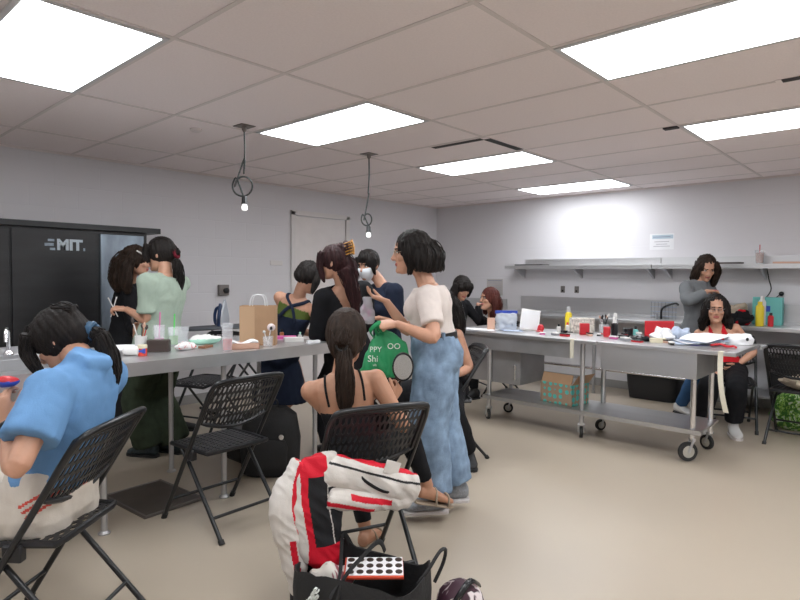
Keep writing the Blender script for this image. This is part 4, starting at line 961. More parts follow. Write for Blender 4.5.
def crumple(name, label, cat, pos, size, m, rz=0, sc=14, am=.35, mi=None, ms=None, seed=0, group=None):
    b = MB().ell((0,0,size[2]*.45), (size[0]/2,size[1]/2,size[2]*.55), 30); v = []
    for p in b.v:
        p = V(p); n = 1 + am*noise.noise(V((p.x*sc+seed, p.y*sc, p.z*sc*1.3))) + am*.5*abs(noise.noise(V((p.x*sc*2.7, p.y*sc*2.7+seed, p.z*sc*2))))
        p = V((p.x*n, p.y*n, max(0, p.z*n))); v.append(tuple(p))
    b.v = v
    if mi: b.m = [mi(sum((V(v[i]) for i in f), V())/len(f)) for f in b.f]
    o = b.obj(name, ms or m, None); o.location = pos; o.rotation_euler = (0,0,R(rz)); return tag(o, label, cat, group)
def sheetpaper(label, pos, w, l, rz, m=PAPER, curl=.02, z=0, name='paper_sheet', cat='paper', seed=0, group=None, tilt=0):
    b = MB().sheet(lambda a, c: ((a-.5)*w, (c-.5)*l, .003 + curl*(.5+.5*math.sin(a*5+seed))*(c*c) + tilt*a), 10, 8, th=.002)
    o = b.obj(name, m); o.location = V(pos)+V((0,0,z)); o.rotation_euler = (0,0,R(rz)); return tag(o, label, cat, group)
def brushpot(label, pos, m, r, h, sticks, name='brush_pot', cat='brush pot'):
    t = thing(name, label, cat, pos)
    MB().lathe([(r*.85,0),(r*.9,.003),(r,h),(r*.92,h),(r*.82,.01)], n=16).obj('pot', m, t)
    for i, (mm, hm, L) in enumerate(sticks):
        a = i*2.4; d = V((math.cos(a)*.28, math.sin(a)*.28, 1)).normalized(); p0 = V((0,0,h*.2)); p1 = p0 + d*(L*.8)
        o = MB().tube([p0, p1], [.003,.004], 6).obj('brush_handle', mm, t)
        MB().tube([p1, p1+d*L*.1, p1+d*L*.2], [.005,.011,.004], 8).obj('bristles', hm, o)
    return t
ZL = .92
def patch(name, c1, c2, sc, thr, c3=None):
    m = mat(name, c1, .65); nt = m.node_tree; tcn = nt.nodes.new('ShaderNodeTexCoord'); n = nt.nodes.new('ShaderNodeTexNoise'); n.inputs['Scale'].default_value = sc; n.inputs['Detail'].default_value = 2; n.inputs['Distortion'].default_value = 1.2
    nt.links.new(tcn.outputs['Object'], n.inputs['Vector']); r_ = nt.nodes.new('ShaderNodeValToRGB'); e = r_.color_ramp.elements
    e[0].position = thr-.02; e[0].color = (*c1,1); e[1].position = thr+.02; e[1].color = (*c2,1)
    if c3: q = e.new(thr+.09); q.color = (*c2,1); q = e.new(thr+.11); q.color = (*c3,1)
    nt.links.new(n.outputs['Fac'], r_.inputs['Fac']); nt.links.new(r_.outputs[0], bsdf(m).inputs['Base Color']); return m
# left table
bottle('white bottle lying on its side with a blue cap, beside the ponytail', (1.43,3.50,ZL+.03), .13, .028, WHITEP, BLUE, tilt=(R(90),0,R(35)))
brushpot('white cup stuffed with sticks and brushes beside the dark ponytail', (1.57,3.60,ZL), WHITEP, .036, .10, [(RED,BROWN,.15),(WHITEP,BROWN,.2),(ORNG,SKINP,.17),(BLKJ,BROWN,.16)])
jar('small jar with red contents and pale lid at the table front', (1.50,3.42,ZL), .065, .026, REDDR, CREAMC)
block('cosmetics_box', 'dark brown glossy box beside the small red jar', 'box', (1.65,3.53,ZL), (.13,.06,.075), BROWN, -40)
def drink(label, pos, h, r, m, fill, straw, lid=True, strawlen=.09, name='drink_cup'):
    t = thing(name, label, 'cup', pos)
    MB().lathe([(r*.75,0),(r*.78,.004),(r,h),(r*.96,h),(r*.72,.008)], n=20).obj('cup_wall', m, t)
    MB().lathe([(r*.70,.009),(r*(.72+.2*fill),h*fill)], n=20).obj('drink', straw[1], t)
    if lid: MB().lathe([(r*1.04,h),(r*1.04,h+.008),(r*.8,h+.012)], n=20).obj('lid', CLEAR, t)
    if straw[0]: MB().tube([(0,0,.02),(.01,.004,h+strawlen)], .0045, 8).obj('straw', straw[0], t)
    return t
drink('clear cup of green drink with a bright green straw', (1.86,3.76,ZL), .125, .036, CLEAR, .55, (col('green_straw',(.10,.65,.12)),GRN), lid=False)
drink('clear cup with a pink straw standing behind the green drink', (1.84,3.93,ZL), .13, .04, CLEAR, .3, (PINK,PINK), lid=False)
t = thing('clear_container', 'wide clear plastic container with lid behind the two straw cups', 'container', (1.98,3.93,ZL)); MB().lathe([(.06,0),(.072,.10),(.070,.10),(.058,.004)], n=20).obj('tub', CLEAR, t); MB().lathe([(.075,.10),(.075,.108),(.06,.11)], n=20).obj('lid', CLEAR, t)
crumple('plastic_packet', 'crumpled white plastic packet with red print in front of the green drink', 'packet', (1.82,3.50,ZL), (.17,.08,.05), WHITEP, 20, ms=patch('white_red_print', (.72,.70,.70), (.55,.05,.06), 30, .60))
crumple('plastic_packet', 'mint green and white packet behind the red drink', 'packet', (2.06,3.72,ZL), (.20,.10,.06), MINT, -30, mi=lambda c: 1 if c.z > .035 else 0, ms=[MINT, WHITEP], seed=4)
sheetpaper('white sheets spread along the left table behind the packets', (1.62,3.82,ZL), .4, .22, -20, curl=.01)
block('make_up_palette', 'small brown palette lying between the two packets', 'palette', (1.96,3.52,ZL), (.10,.05,.015), col('brown_case',(.22,.10,.05)), 30)
drink('tall cup of red drink with a clear lid at the table front edge', (1.97,3.27,ZL), .165, .036, CLEAR, .45, (None,REDDR))
t = thing('card_tray', 'beige card tray holding a stack of folded tissues', 'tray', (2.10,3.32,ZL), R(-25)); MB().box((-.11,-.06,0),(.11,.06,.006)).box((-.11,-.06,0),(-.105,.06,.04)).box((.105,-.06,0),(.11,.06,.04)).box((-.11,-.06,0),(.11,-.055,.04)).box((-.11,.055,0),(.11,.06,.04)).obj('tray_shell', SKINP, t, smooth=False)
MB().sheet(lambda a, c: ((a-.5)*.2, (c-.5)*.1, .03+.012*math.sin(a*9)+.01*math.sin(c*7)), 12, 6, th=.02).obj('tissues', PAPER, t)
t = thing('paper_bag', 'brown kraft paper bag with two pale twisted handles on the left table', 'bag', (2.31,3.43,ZL), R(-43))
def pbag(): 
    b = MB(); w, d, h, e = .12, .055, .27, .002
    for (x0,y0,x1,y1) in ((-w,-d,w,-d+e),(-w,d-e,w,d),(-w,-d,-w+e,d),(w-e,-d,w,d)): b.box((x0,y0,0),(x1,y1,h))
    b.box((-w,-d,0),(w,d,e)); return b
pbag().obj('bag_body', KRAFT, t, smooth=False)
MB().box((-.121,-.0565,.0),(-.02,-.055,.265)).obj('side_fold', col('lighter_kraft',(.50,.33,.20),.85), t, smooth=False)
for y in (-.052,.052): MB().tube(crom([(-.05,y,.22),(-.05,y,.29),(-.03,y,.34),(.03,y,.34),(.05,y,.29),(.05,y,.22)],4), .003, 6).obj('bag_handle', PAPER, t)
t = brushpot('clear pot with a fluffy white powder brush and a black brush before the paper bag', (2.28,3.28,ZL), CLEAR, .035, .07, [(BLKJ,BLKJ,.12),(WHITEP,WHITEP,.10),(CHROME,BLKJ,.13)])
MB().ell((.02,-.01,.13), (.028,.028,.026), 14).obj('powder_puff', col('pinkish_puff',(.7,.6,.6),.9), t)
block('cosmetics_box', 'flat bright pink box near the far end of the left table', 'box', (2.66,3.60,ZL), (.16,.06,.022), PINK, -40)
for i, (x, y, m, c, lb) in enumerate(((2.62,3.76,SKINP,WHITEP,'small foundation bottle with white cap beside the bent person'),(2.70,3.70,ORNG,BLKJ,'amber bottle with black cap right of the foundation bottle'),(2.72,3.50,WHITEP,MINT,'white bottle with mint cap at the far end of the left table'))):
    bottle(lb, (x,y,ZL), .075-.01*i, .016, m, c, .35)
block('wipes_pack', 'white pack of wipes at the far end of the left table', 'packet', (2.60,3.42,ZL), (.14,.07,.03), WHITEP, -30)
block('cosmetic_tube', 'flat white tube lying near the far table edge', 'tube', (2.66,3.27,ZL), (.10,.03,.015), PAPER, -10)
crumple('cotton_pad', 'white cotton wad beside the sink, left of the bowed head', 'cotton', (1.05,3.82,ZL), (.07,.06,.05), PAPER, sc=30)
crumple('tissue', 'white tissue at the left edge beside the faucet loop', 'tissue', (.86,3.975,ZL), (.05,.04,.04), PAPER, sc=30, seed=3)
crumple('tissue', 'crumpled white tissue on the sink rim just left of the fringe', 'tissue', (1.12,3.45,ZL), (.10,.09,.06), PAPER, sc=20, seed=9)

# brushes in the hand of the person in pale green
h_ = P3.arms['L']; w_ = h_[1] + h_[2]*.085
for q, lb in ((.5,'thin white make-up brush tilted left in the hand of the person in green'),(-.3,'thin white make-up brush tilted right in the hand of the person in green')):
    d = (UP + V((.674,-.738,0))*-q).normalized(); o = MB().tube([w_-d*.07, w_+d*.07, w_+d*.085], [.004,.004,.006], 8).obj('make_up_brush', WHITEP); tag(o, lb, 'brush')

# mirror in the hand of the person in the camisole
h_ = P8.arms['R']; base = h_[1] + h_[2]*.07; cm = V((2.164,1.952,0.944))
t = thing('hand_mirror', 'round black-rimmed hand mirror held up by the seated person with the low ponytail', 'mirror', cm)
nrm = V((-.74,-.66,.12)).normalized(); sx = V((-.66,.75,0)).normalized(); sy = nrm.cross(sx)
MM = Matrix((sx, sy, nrm)).transposed()
MB().lathe([(.052,-.008),(.062,-.006),(.064,0),(.062,.006),(.055,.007)], n=32, M=MM@Matrix.Diagonal((.86,1.15,1))).obj('mirror_rim', BLKJ, t)
MB().lathe([(.054,.0065),(.054,.0085)], n=32, M=MM@Matrix.Diagonal((.86,1.15,1))).obj('mirror_glass', mat('mirror_glass_surface', (.62,.62,.58), .25, .8), t)
dd = (base - cm); MB().tube([dd.normalized()*.066, dd*.8, dd*1.25], [.008,.008,.010], 10).obj('handle', BLKJ, t)

# green shopping bag in the hand of the standing person
h_ = P7.arms['L']; hw = h_[1] + h_[2]*.09
GB = mat('green_carrier_bag', (.015,.28,.10), .55, var=.12, vscale=9, bump=.3, bscale=25)
ob = V((2.360,2.259,0.996)); t = thing('carrier_bag', 'bright green carrier bag with white lettering held by the standing person in jeans', 'bag', ob)
ax = V((-.674,.738,0)); ay = V((.738,.674,0))
def gb(z, w, d, sh=0): return (UP*z + ax*sh, ax*w, ay*d)
mb = MB().loft([gb(-.155,.09,.03,.03),gb(-.15,.128,.055,.03),(UP*-.10,ax*.132,ay*.065),gb(-.03,.120,.060,-.005),gb(.03,.095,.045,-.015),gb(.075,.060,.030,-.005),gb(.095,.03,.02,.0)], 28)
finish(voxel(mb, .006, 3), 'bag_body', GB, t, disp=lambda p: .012*noise.noise(V((p.x*16,p.y*16,p.z*9)))+.008*abs(noise.noise(V((p.x*40,p.y*40,p.z*14)))))
g0 = hw - ob
for q in (-1,1):
    MB().tube(crom([V((0,0,.07))+ax*.045*q, g0*.5+ax*(.03+.01*q)+V((0,0,.04)), g0+UP*.012+ay*.012*q, g0*.75+ax*(.06)+V((0,0,-.0)), V((0,0,.06))+ax*.07],5), .013, 8, flat=.35).obj('bag_strap', GB, t)
WL = col('white_print', (.75,.78,.75), .6)
for s_, z, u, sz in (('PPY',.0,.055,.042),('OO',.018,-.045,.045),('Shi',-.052,.07,.05),('ult',-.085,.06,.02)):
    text('lettering', s_, sz, basis(-ax, UP, -ay, ax*u - ay*.078 + UP*z), WL, t, th=.002)
# clear bag with pink things in the other hand
h_ = P7.arms['R']; pb = h_[1] + h_[2]*.12 - UP*.10
t = thing('clear_plastic_bag', 'small clear plastic bag with pink contents below the open palm', 'bag', pb)
mb = MB().loft([(UP*-.08,ax*.03,ay*.02),(UP*-.06,ax*.05,ay*.035),(UP*0,ax*.045,ay*.03),(UP*.05,ax*.03,ay*.02),(UP*.085,ax*.035,ay*.008)], 20)
finish(voxel(mb, .006, 2), 'bag_body', mat('hazy_plastic', (.6,.58,.62), .25, alpha=.45), t, disp=lambda p: .010*noise.noise(p*30))
for k in range(4): MB().ell(ax*(.02*math.cos(k*2))+UP*(-.05+.022*k), (.014,.012,.012), 8).obj('pink_item', PINK, t)

# ------------------------------------------------------------------ jacket on the chair
CX, CY, CA = 1.86, 1.95, 68
t = thing('jacket', 'white and red sports jacket with dark lining hanging over the front centre chair', 'jacket', (CX,CY,0), R(CA))
JW = cloth('white_jacket_nylon', (.66,.62,.58), rough=.6); JR = cloth('red_jacket_nylon', (.60,.012,.03), rough=.55); JB = cloth('dark_jacket_lining', (.02,.02,.022)) 
Mw = Matrix.Rotation(R(CA), 4, 'Z')
def wrk(a, sc): return lambda p: a*.9*noise.noise(V((p.x*sc*.7,p.y*sc*.7,p.z*sc*.6)))+a*.7*(.5-abs(noise.noise(V((p.x*sc*.8,(p.y-p.z)*sc*1.5,(p.z+p.y)*sc*.35)))))
mb = MB()
mb.tube(crom([(-.25,.30,.60),(-.27,.20,.60),(-.285,.06,.555),(-.28,-.07,.50),(-.26,-.16,.47)],5), [.055]*4+[.060]*4+[.066]*4+[.070]*4+[.066]*4+[.05], 18, flat=.72)
mb.tube(crom([(-.27,.24,.50),(-.29,.10,.47),(-.28,-.04,.445),(-.26,-.12,.44)],5), .045, 14)
def mij(c):
    top = .655 + .35*min(0, c.y-.25)*1.0
    s1 = c.z - (.585 + .36*(c.y-.15)); s2 = c.z - (.50 + .30*(c.y-.15))
    if s1 > .062: return 1
    if abs(s1-.030) < .005: return 2
    if abs(s2-.0) < .012 and -.02 < c.y < .16: return 1
    if abs(s2+.045) < .010 and c.y > .06: return 1
    if c.y < -.165 and abs(c.z-.47) < .012: return 1
    return 0
finish(voxel(mb, .0038, 5), 'jacket_body', [JW, JR, JB], t, mi=mij, disp=wrk(.016, 13))
mb = MB().loft([((-.25,.27,.67),(0,.065,0),(.035,0,0)),((-.25,.29,.60),(0,.10,0),(.05,0,0)),((-.25,.30,.48),(0,.115,0),(.05,0,0)),((-.26,.285,.36),(0,.10,0),(.045,0,0)),((-.26,.255,.25),(0,.085,0),(.04,0,0)),((-.26,.235,.215),(0,.05,0),(.025,0,0))], 26)
def mip(c):
    q = c.y - (.30 - .18*(.5-c.z)*(c.z<.5))
    if c.z < .315 and c.y < .33: return 1
    if q > .035: return 0 if q > .062 else 1
    if q > -.045: return 2 if c.z < .60 else 1
    return 2 if c.z < .55 and q < -.05 else 0
finish(voxel(mb, .0038, 5), 'front_panel', [JW, JR, JB], t, mi=mip, disp=wrk(.020, 12))
mb = MB().tube(crom([(-.22,.33,.63),(-.23,.395,.52),(-.23,.405,.40),(-.23,.375,.26),(-.235,.345,.10)],5), [.05]*4+[.060]*5+[.058]*4+[.048]*4+[.040]*4, 18)
def mis(c):
    q = (c.z-.12)*.45; 
    if c.z > .35: return 1 if abs((c.y-.385) + .55*(c.z-.50)**2*3) < .012 else 0
    return 1 if (abs(c.y-.352-q*.4+.0) < .013 and .16 < c.z) else 0
s_ = finish(voxel(mb, .0038, 5), 'sleeve', [JW, JR], t, mi=mis, disp=wrk(.014, 14))
MB().lathe([(.040,.085),(.044,.09),(.044,.125),(.040,.13)], c=(-.235,.345,-.012), n=18).obj('cuff', JB, s_)
MB().tube(crom([(-.305,.13,.60),(-.325,.10,.56),(-.33,.0,.50),(-.315,-.10,.52)],5), .008, 8, flat=.4).obj('zip', JB, t)
b = MB().box((-.002,-.035,-.028),(.002,.035,.028)).obj('care_label', JW, t, bevel=.003); b.location = (-.325,-.02,.60); b.rotation_euler = (R(20),0,R(0))

# ------------------------------------------------------------------ tote bag on the floor
bc = V((1.546,1.600,0.138)); bc = V((bc.x, bc.y, 0))
t = thing('tote_bag', 'open black tote bag with white lettering on the floor in front of the centre chair', 'bag', bc, R(-66))
TB = mat('black_tote_canvas', (.016,.016,.017), .8, var=.2, bump=.3, bscale=60)
def ring(z, a, b_, wob=.0, inner=0):
    o = []
    for j in range(40):
        an = 2*PI*j/40; ca = math.copysign(abs(math.cos(an))**.6, math.cos(an)); sa = math.copysign(abs(math.sin(an))**.6, math.sin(an))
        w = wob*math.sin(an*3+1) ; o.append(V((ca*(a-inner), sa*(b_-inner), z + w + .03*noise.noise(V((ca*3,sa*3,z*4)))*(z>.05))))
    return o
rings = [ring(.0,.20,.11),ring(.01,.235,.13),ring(.10,.265,.150),ring(.19,.268,.155,.006),ring(.275,.262,.150,.018)]
inn = [ring(.272,.262,.150,.018,.006),ring(.19,.268,.155,.006,.008),ring(.10,.265,.150,0,.008),ring(.02,.235,.13,0,.008)]
mb = MB(); vs = []; 
for r_ in rings+inn: vs += r_
n = len(rings+inn); fs = [(i*40+j, i*40+(j+1)%40, (i+1)*40+(j+1)%40, (i+1)*40+j) for i in range(n-1) for j in range(40)]; fs.append(tuple(range(40))[::-1]); fs.append(tuple((n-1)*40+j for j in range(40)))
mb.add(vs, fs); mb.obj('bag_body', TB, t)
MB().tube(crom([(-.11,.150,.27),(-.13,.11,.335),(-.08,-.02,.31),(-.04,-.125,.285),(-.06,-.165,.22)],5), .011, 8, flat=.25).obj('bag_strap', TB, t)
MB().tube(crom([(.04,.150,.27),(.03,.10,.33),(.0,-.02,.31),(-.02,-.125,.285),(-.03,-.165,.22)],5), .011, 8, flat=.25).obj('bag_strap', TB, t)
MB().tube(crom([(.235,-.03,.26),(.27,-.01,.31),(.30,.04,.36),(.31,.09,.345),(.29,.13,.27),(.262,.11,.20)],6), .007, 8).obj('strap_loop', TB, t)
text('lettering', 'Vintage', .046, basis(V((.5,0,.86)).normalized(), V((-.86,0,.5)).normalized(), (0,-1,0), (-.145,-.170,.195)), WL, t, th=.006)
crumple('tissue', 'crumpled white and pink cloth inside the black tote bag', 'cloth', bc+V((-.05,.10,.17)), (.18,.10,.09), patch('pink_white_cloth', (.72,.68,.62), (.30,.08,.10), 12, .5), -60)
t = thing('make_up_palette', 'white make-up palette with dark round pans and a red edge inside the tote bag', 'palette', bc+V((.03,-.035,.262)), R(-48)); t.rotation_euler = (R(5), R(0), R(-46)); t.scale = (1.2,1.15,1)
MB().box((-.095,-.058,0),(.095,.058,.008)).obj('palette_body', col('red_orange_edge',(.60,.07,.03)), t, smooth=False)
MB().box((-.090,-.048,.008),(.094,.056,.0105)).obj('palette_face', PAPER, t, smooth=False)
for i in range(6):
    for j in range(3): MB().lathe([(.0115,.0105),(.0115,.0125),(.010,.013)], c=(-.075+.031*i, -.030+.035*j, 0), n=14).obj('pan', col('eyeshadow_pan',(.04,.025,.02)) if (i,j)==(0,0) else bpy.data.materials['eyeshadow_pan'], t)
# floral pouch
FM = patch('floral_pouch_fabric', (.045,.012,.025), (.70,.62,.62), 14, .53, (.45,.03,.08))
pc = V((1.830,1.332,0.125)); crumple('floral_pouch', 'small floral pouch in plum, black and white at the bottom edge', 'pouch', V((pc.x,pc.y,0)), (.20,.17,.20), FM, -40, sc=5, am=.10)
stp = MB().tube(crom([(-.06,-.05,.10),(-.02,-.06,.18),(.03,-.03,.215),(.08,.02,.17)],5), .012, 8, flat=.4).obj('zip_strap', BLKJ, bpy.data.objects['floral_pouch'])

# black bags under the left table end
b = MB().loft([((0,0,.0),(.17,0,0),(0,.10,0)),((0,0,.02),(.20,0,0),(0,.12,0)),((0,0,.25),(.21,0,0),(0,.13,0)),((0,0,.42),(.18,0,0),(0,.11,0)),((0,0,.47),(.12,0,0),(0,.07,0))], 26, pw=.7)
t = thing('backpack', 'bulky black backpack on the floor under the far end of the left table', 'bag', (2.40,3.42,0), R(-45)); b.obj('backpack_body', TB, t)
MB().loft([((0,-.13,.08),(.13,0,0),(0,.03,0)),((0,-.135,.22),(.14,0,0),(0,.04,0)),((0,-.13,.27),(.12,0,0),(0,.02,0))], 20, pw=.7).obj('pocket', TB, t)
MB().tube(crom([(-.05,.0,.46),(-.04,0,.52),(.04,0,.52),(.05,0,.46)],4), .008, 8).obj('top_handle', TB, t)
for q in (-1,1): MB().lathe([(.018,0),(.018,.012)], c=(.1*q,-.155,.30), n=12, M=Matrix.Rotation(R(90),3,'X')).obj('buckle', CHROME, t)
t = block('storage_crate', 'low black crate beneath the left table behind the empty chair', 'crate', (2.52,3.80,0), (.34,.28,.34), BLKJ, 0, lid=GREYC)

# ------------------------------------------------------------------ ironing board and iron
t = thing('ironing_board', 'long grey padded ironing board by the left wall behind the paper bag', 'ironing board', (3.42,5.38,0), R(-3))
mb = MB().loft([((x,0,.862),(0,w,0),(0,0,.016)) for x, w in ((-.68,.08),(-.60,.14),(-.3,.165),(.3,.17),(.6,.16),(.66,.14))], 16, pw=.5); mb.obj('board', col('grey_board_cover',(.10,.11,.125),.8), t)
for q in (-1,1):
    MB().tube([(-.38*q,.12,.0),(.30*q,.12,.845)], .012).obj('leg', BLACKM, t); MB().tube([(-.38*q,-.12,.0),(.30*q,-.12,.845)], .012).obj('leg', BLACKM, t)
    MB().tube([(-.38*q,-.19,.014),(-.38*q,.19,.014)], .014).obj('foot_bar', RUBBER, t)
ip = V((3.157,5.360,0.959))
t = thing('iron', 'blue and white clothes iron standing on its heel on the ironing board', 'iron', (ip.x,5.36,.878), R(-75)); t.scale = (1.15,1.15,1.15)
NB = col('navy_plastic', (.03,.06,.16), .3)
MB().loft([((.045,0,z),(0,w,0),(.012,0,0)) for z, w in ((.0,.055),(.06,.055),(.14,.042),(.20,.022),(.235,.006))], 20).obj('soleplate', col('pale_soleplate',(.62,.66,.72),.25,metal=.4), t)
MB().loft([((.01-.1*z,0,z),(0,w,0),(d,0,0)) for z, w, d in ((.0,.048,.045),(.05,.046,.038),(.10,.038,.026),(.15,.026,.02),(.20,.010,.012))], 20).obj('iron_body', NB, t)
MB().tube(crom([(-.02,0,.015),(-.065,0,.02),(-.075,0,.09),(-.055,0,.15),(-.01,0,.17)],5), .014, 10).obj('handle', NB, t)

# ------------------------------------------------------------------ right table things
Z = .87
sheetpaper('white papers with blue tint at the far left corner of the wheeled table', (4.86,3.32,Z), .22, .30, 10, curl=.012)
sheetpaper('pale blue sheet beside the clear zip bag', (4.98,3.05,Z), .2, .2, 40, LBLUE, .01)
t = thing('clear_zip_bag', 'clear zip bag with a blue top edge in front of the red-haired person', 'bag', (5.02,3.14,Z), R(-50))
finish(voxel(MB().loft([((0,0,.0),(.10,0,0),(0,.04,0)),((0,0,.08),(.11,0,0),(0,.045,0)),((0,0,.17),(.11,0,0),(0,.012,0))], 20, pw=.7), .007, 2), 'bag_body', mat('hazy_plastic_bag', (.62,.66,.72), .3, alpha=.6), t, disp=lambda p: .012*noise.noise(p*22))
MB().box((-.112,-.006,.165),(.112,.006,.195)).obj('blue_zip_edge', BLUE, t, bevel=.003)
MB().box((-.07,-.02,.01),(.0,.02,.11)).obj('pale_item', LBLUE, t, bevel=.01)
block('card_box', 'skin-toned card standing left of the clear zip bag', 'box', (4.93,3.26,Z), (.075,.02,.12), SKINP, -50)
t = thing('table_mirror', 'white rectangular table mirror tilted back on the wheeled table', 'mirror', (5.10,2.93,Z), R(-52)); t.rotation_euler = (R(-12),R(8),R(-50))
MB().box((-.095,-.006,.01),(.095,.006,.215)).obj('mirror_frame', WHITEP, t, bevel=.004); MB().box((-.085,-.008,.02),(.085,-.0055,.205)).obj('mirror_glass', mat('bright_mirror', (.85,.87,.9), .15, .3), t, smooth=False); MB().box((-.09,.0,.0),(.09,.07,.012)).obj('stand', WHITEP, t, bevel=.003)
crumple('red_pompom', 'small red round puff beside the white table mirror', 'puff', (5.10,2.80,Z), (.065,.065,.07), RED, sc=30, am=.2)
rnd = random.Random(3)
bits = [('white tube', WHITEP, RED),('pink compact', PINK, WHITEP),('black compact', BLKJ, BLKJ),('grey case', GREYC, WHITEP),('white case', WHITEP, BLKJ),('red lipstick case', RED, BLKJ),('beige compact', SKINP, BLKJ),('black tube', BLKJ, WHITEP)]
where = ['left of the two white bottles','behind the red box','in front of the brushes','near the cream tape','right of the red puff','beside the black bottle','by the table seam','at the table front edge']
k = 0
for y in [2.72,2.66,2.60,2.54,2.48,2.43,2.30,2.24,2.19,2.03,1.98,1.90,1.84,1.79,1.60,1.52]:
    nm, m1, m2 = bits[k % 8]; x = 4.86 + .32*rnd.random(); w_ = .05+.04*rnd.random()
    block('cosmetics_case', 'small %s lying %s on the wheeled table' % (nm, where[(k*3+k//8) % 8]), 'make-up', (x,y,Z), (w_, .03+.02*rnd.random(), .015+.015*rnd.random()), m1, rnd.random()*90, lid=m2, group='small make-up cases scattered on the wheeled table'); k += 1
bottle('small white bottle with black cap, left one of the pair by the yellow bottle', (5.16,2.64,Z), .085, .02, WHITEP, BLKJ, .3)
bottle('small white bottle with red cap, right one of the pair by the yellow bottle', (5.22,2.58,Z), .10, .018, WHITEP, RED, .25)
t = block('pattern_box', 'white box with a grey speckled pattern behind the red box', 'box', (5.36,2.50,Z), (.22,.10,.14), mat('speckled_white', (.62,.58,.52), .7, var=.5, vscale=40), 0)
t.rotation_euler = (0,0,R(-48))
bottle('yellow drink bottle with pale cap standing behind the speckled box', (5.40,2.66,Z), .24, .033, YEL, CLEAR, .22)
block('cosmetics_box', 'bright red box standing in front of the speckled box', 'box', (5.16,2.38,Z), (.085,.04,.105), RED, -48)
brushpot('clear pot full of thin make-up brushes right of the speckled box', (5.40,2.30,Z), CLEAR, .045, .09, [(BLKJ,BROWN,.17),(CHROME,SKINP,.16),(BLKJ,WHITEP,.18),(WHITEP,BROWN,.15),(BLKJ,BLKJ,.17),(BLKJ,SKINP,.16)])
bottle('black spray bottle with a white cap behind the red can', (5.24,2.13,Z), .17, .03, BLKJ, WHITEP, .3, name='spray_bottle')
jar('bright red can in front of the black spray bottle', (5.12,2.15,Z), .09, .03, RED, RED)
bottle('tall clear bottle with white cap behind the black spray bottle', (5.40,2.19,Z), .20, .028, CLEAR, WHITEP, .25)
jar('short black jar right of the black spray bottle', (5.38,2.06,Z), .07, .045, BLKJ, BLKJ)
jar('small red pot beside the short black jar', (5.2,2.02,Z), .04, .03, RED, BLKJ)
bottle('small teal bottle with dark cap right of the red pot', (5.30,1.96,Z), .10, .022, TEAL, BLKJ, .3)
jar('small clear jar beside the teal bottle', (5.24,1.91,Z), .05, .024, CLEAR, WHITEP)
o = crumple('hair_clip', 'black curved hair clip before the crumpled white wrap', 'hair clip', (5.05,1.86,Z), (.13,.06,.035), BLKJ, 60, sc=30)
t = thing('red_case', 'open red make-up case with its lid standing up on the wheeled table', 'case', (5.38,1.78,Z), R(-48))
MB().box((-.13,-.09,0),(.13,0,.03)).obj('case_base', RED, t, bevel=.004); MB().box((-.13,0,.0),(.13,.012,.15)).obj('case_lid', RED, t, bevel=.004)
crumple('plastic_wrap', 'crumpled white plastic wrap in front of the red case', 'wrap', (5.14,1.68,Z), (.24,.16,.09), PAPER, 30, am=.5)
crumple('plastic_wrap', 'pale blue crumpled wrap beside the red case', 'wrap', (5.33,1.60,Z), (.18,.12,.10), LBLUE, -30, am=.5, seed=6)
block('cream_box', 'small cream box at the table front edge under the white wrap', 'box', (4.98,1.66,Z), (.12,.05,.035), CREAMC, -60)
crumple('black_cloth', 'dark crumpled cloth right of the cream box', 'cloth', (5.02,1.76,Z), (.12,.08,.04), BLKF, 20, am=.4)
for i, (m, lb) in enumerate(((LBLUE,'pale blue sheet at the bottom of the paper pile'),(PAPER,'white sheet in the middle of the paper pile'),(LBLUE,'bluish folder sheet just below the topmost paper'),(PAPER,'topmost white sheet of the paper pile with a raised corner'))):
    sheetpaper(lb+' on the wheeled table', (5.08+.02*i,1.40-.02*i,Z), .32, .25, -62+14*i, m, .008+.006*i, z=.004+.008*i, seed=i*2, tilt=.045 if i == 3 else .006*i, group='papers on the right end of the wheeled table')
block('notebook', 'purple-blue notebook under the paper pile on the wheeled table', 'book', (5.06,1.36,Z), (.2,.15,.006), col('violet_cover',(.12,.10,.35)), -50)
t = thing('white_pouch', 'white soft pouch with a dark round emblem at the right table corner', 'pouch', (5.28,1.13,Z), R(-55))
finish(voxel(MB().loft([((0,0,.0),(.10,0,0),(0,.045,0)),((0,0,.05),(.11,0,0),(0,.05,0)),((.0,0,.09),(.09,0,0),(0,.02,0))], 20, pw=.7), .007, 2), 'pouch_body', PAPER, t, disp=lambda p: .008*noise.noise(p*20))
MB().ell((.04,-.05,.05), (.012,.004,.014), 12).obj('emblem', BLKJ, t)
MB().tube(crom([(4.98,1.26,Z+.012),(5.03,1.20,Z+.02),(4.97,1.15,Z+.012),(5.02,1.11,Z+.012),(4.95,1.08,Z+.012)],5), .009, 8).obj('coiled_cord', RED)
tag(bpy.data.objects['coiled_cord'], 'red and dark coiled cord at the right front of the wheeled table', 'cord')
PD_ = None
t = thing('cardboard_box', 'open cardboard box with teal polka dots on the lower shelf', 'box', (4.98,2.48,.25), R(-8))
PD_ = mat('polka_dot_card', (.40,.27,.18), .8); nt = PD_.node_tree; tcn = nt.nodes.new('ShaderNodeTexCoord'); vo = nt.nodes.new('ShaderNodeTexVoronoi'); vo.inputs['Scale'].default_value = 17; vo.inputs['Randomness'].default_value = .25
nt.links.new(tcn.outputs['Object'], vo.inputs['Vector']); rp = nt.nodes.new('ShaderNodeValToRGB'); rp.color_ramp.elements[0].position = .40; rp.color_ramp.elements[0].color = (.10,.50,.44,1); rp.color_ramp.elements[1].position = .43; rp.color_ramp.elements[1].color = (.36,.25,.17,1)
nt.links.new(vo.outputs['Distance'], rp.inputs['Fac']); nt.links.new(rp.outputs[0], bsdf(PD_).inputs['Base Color'])
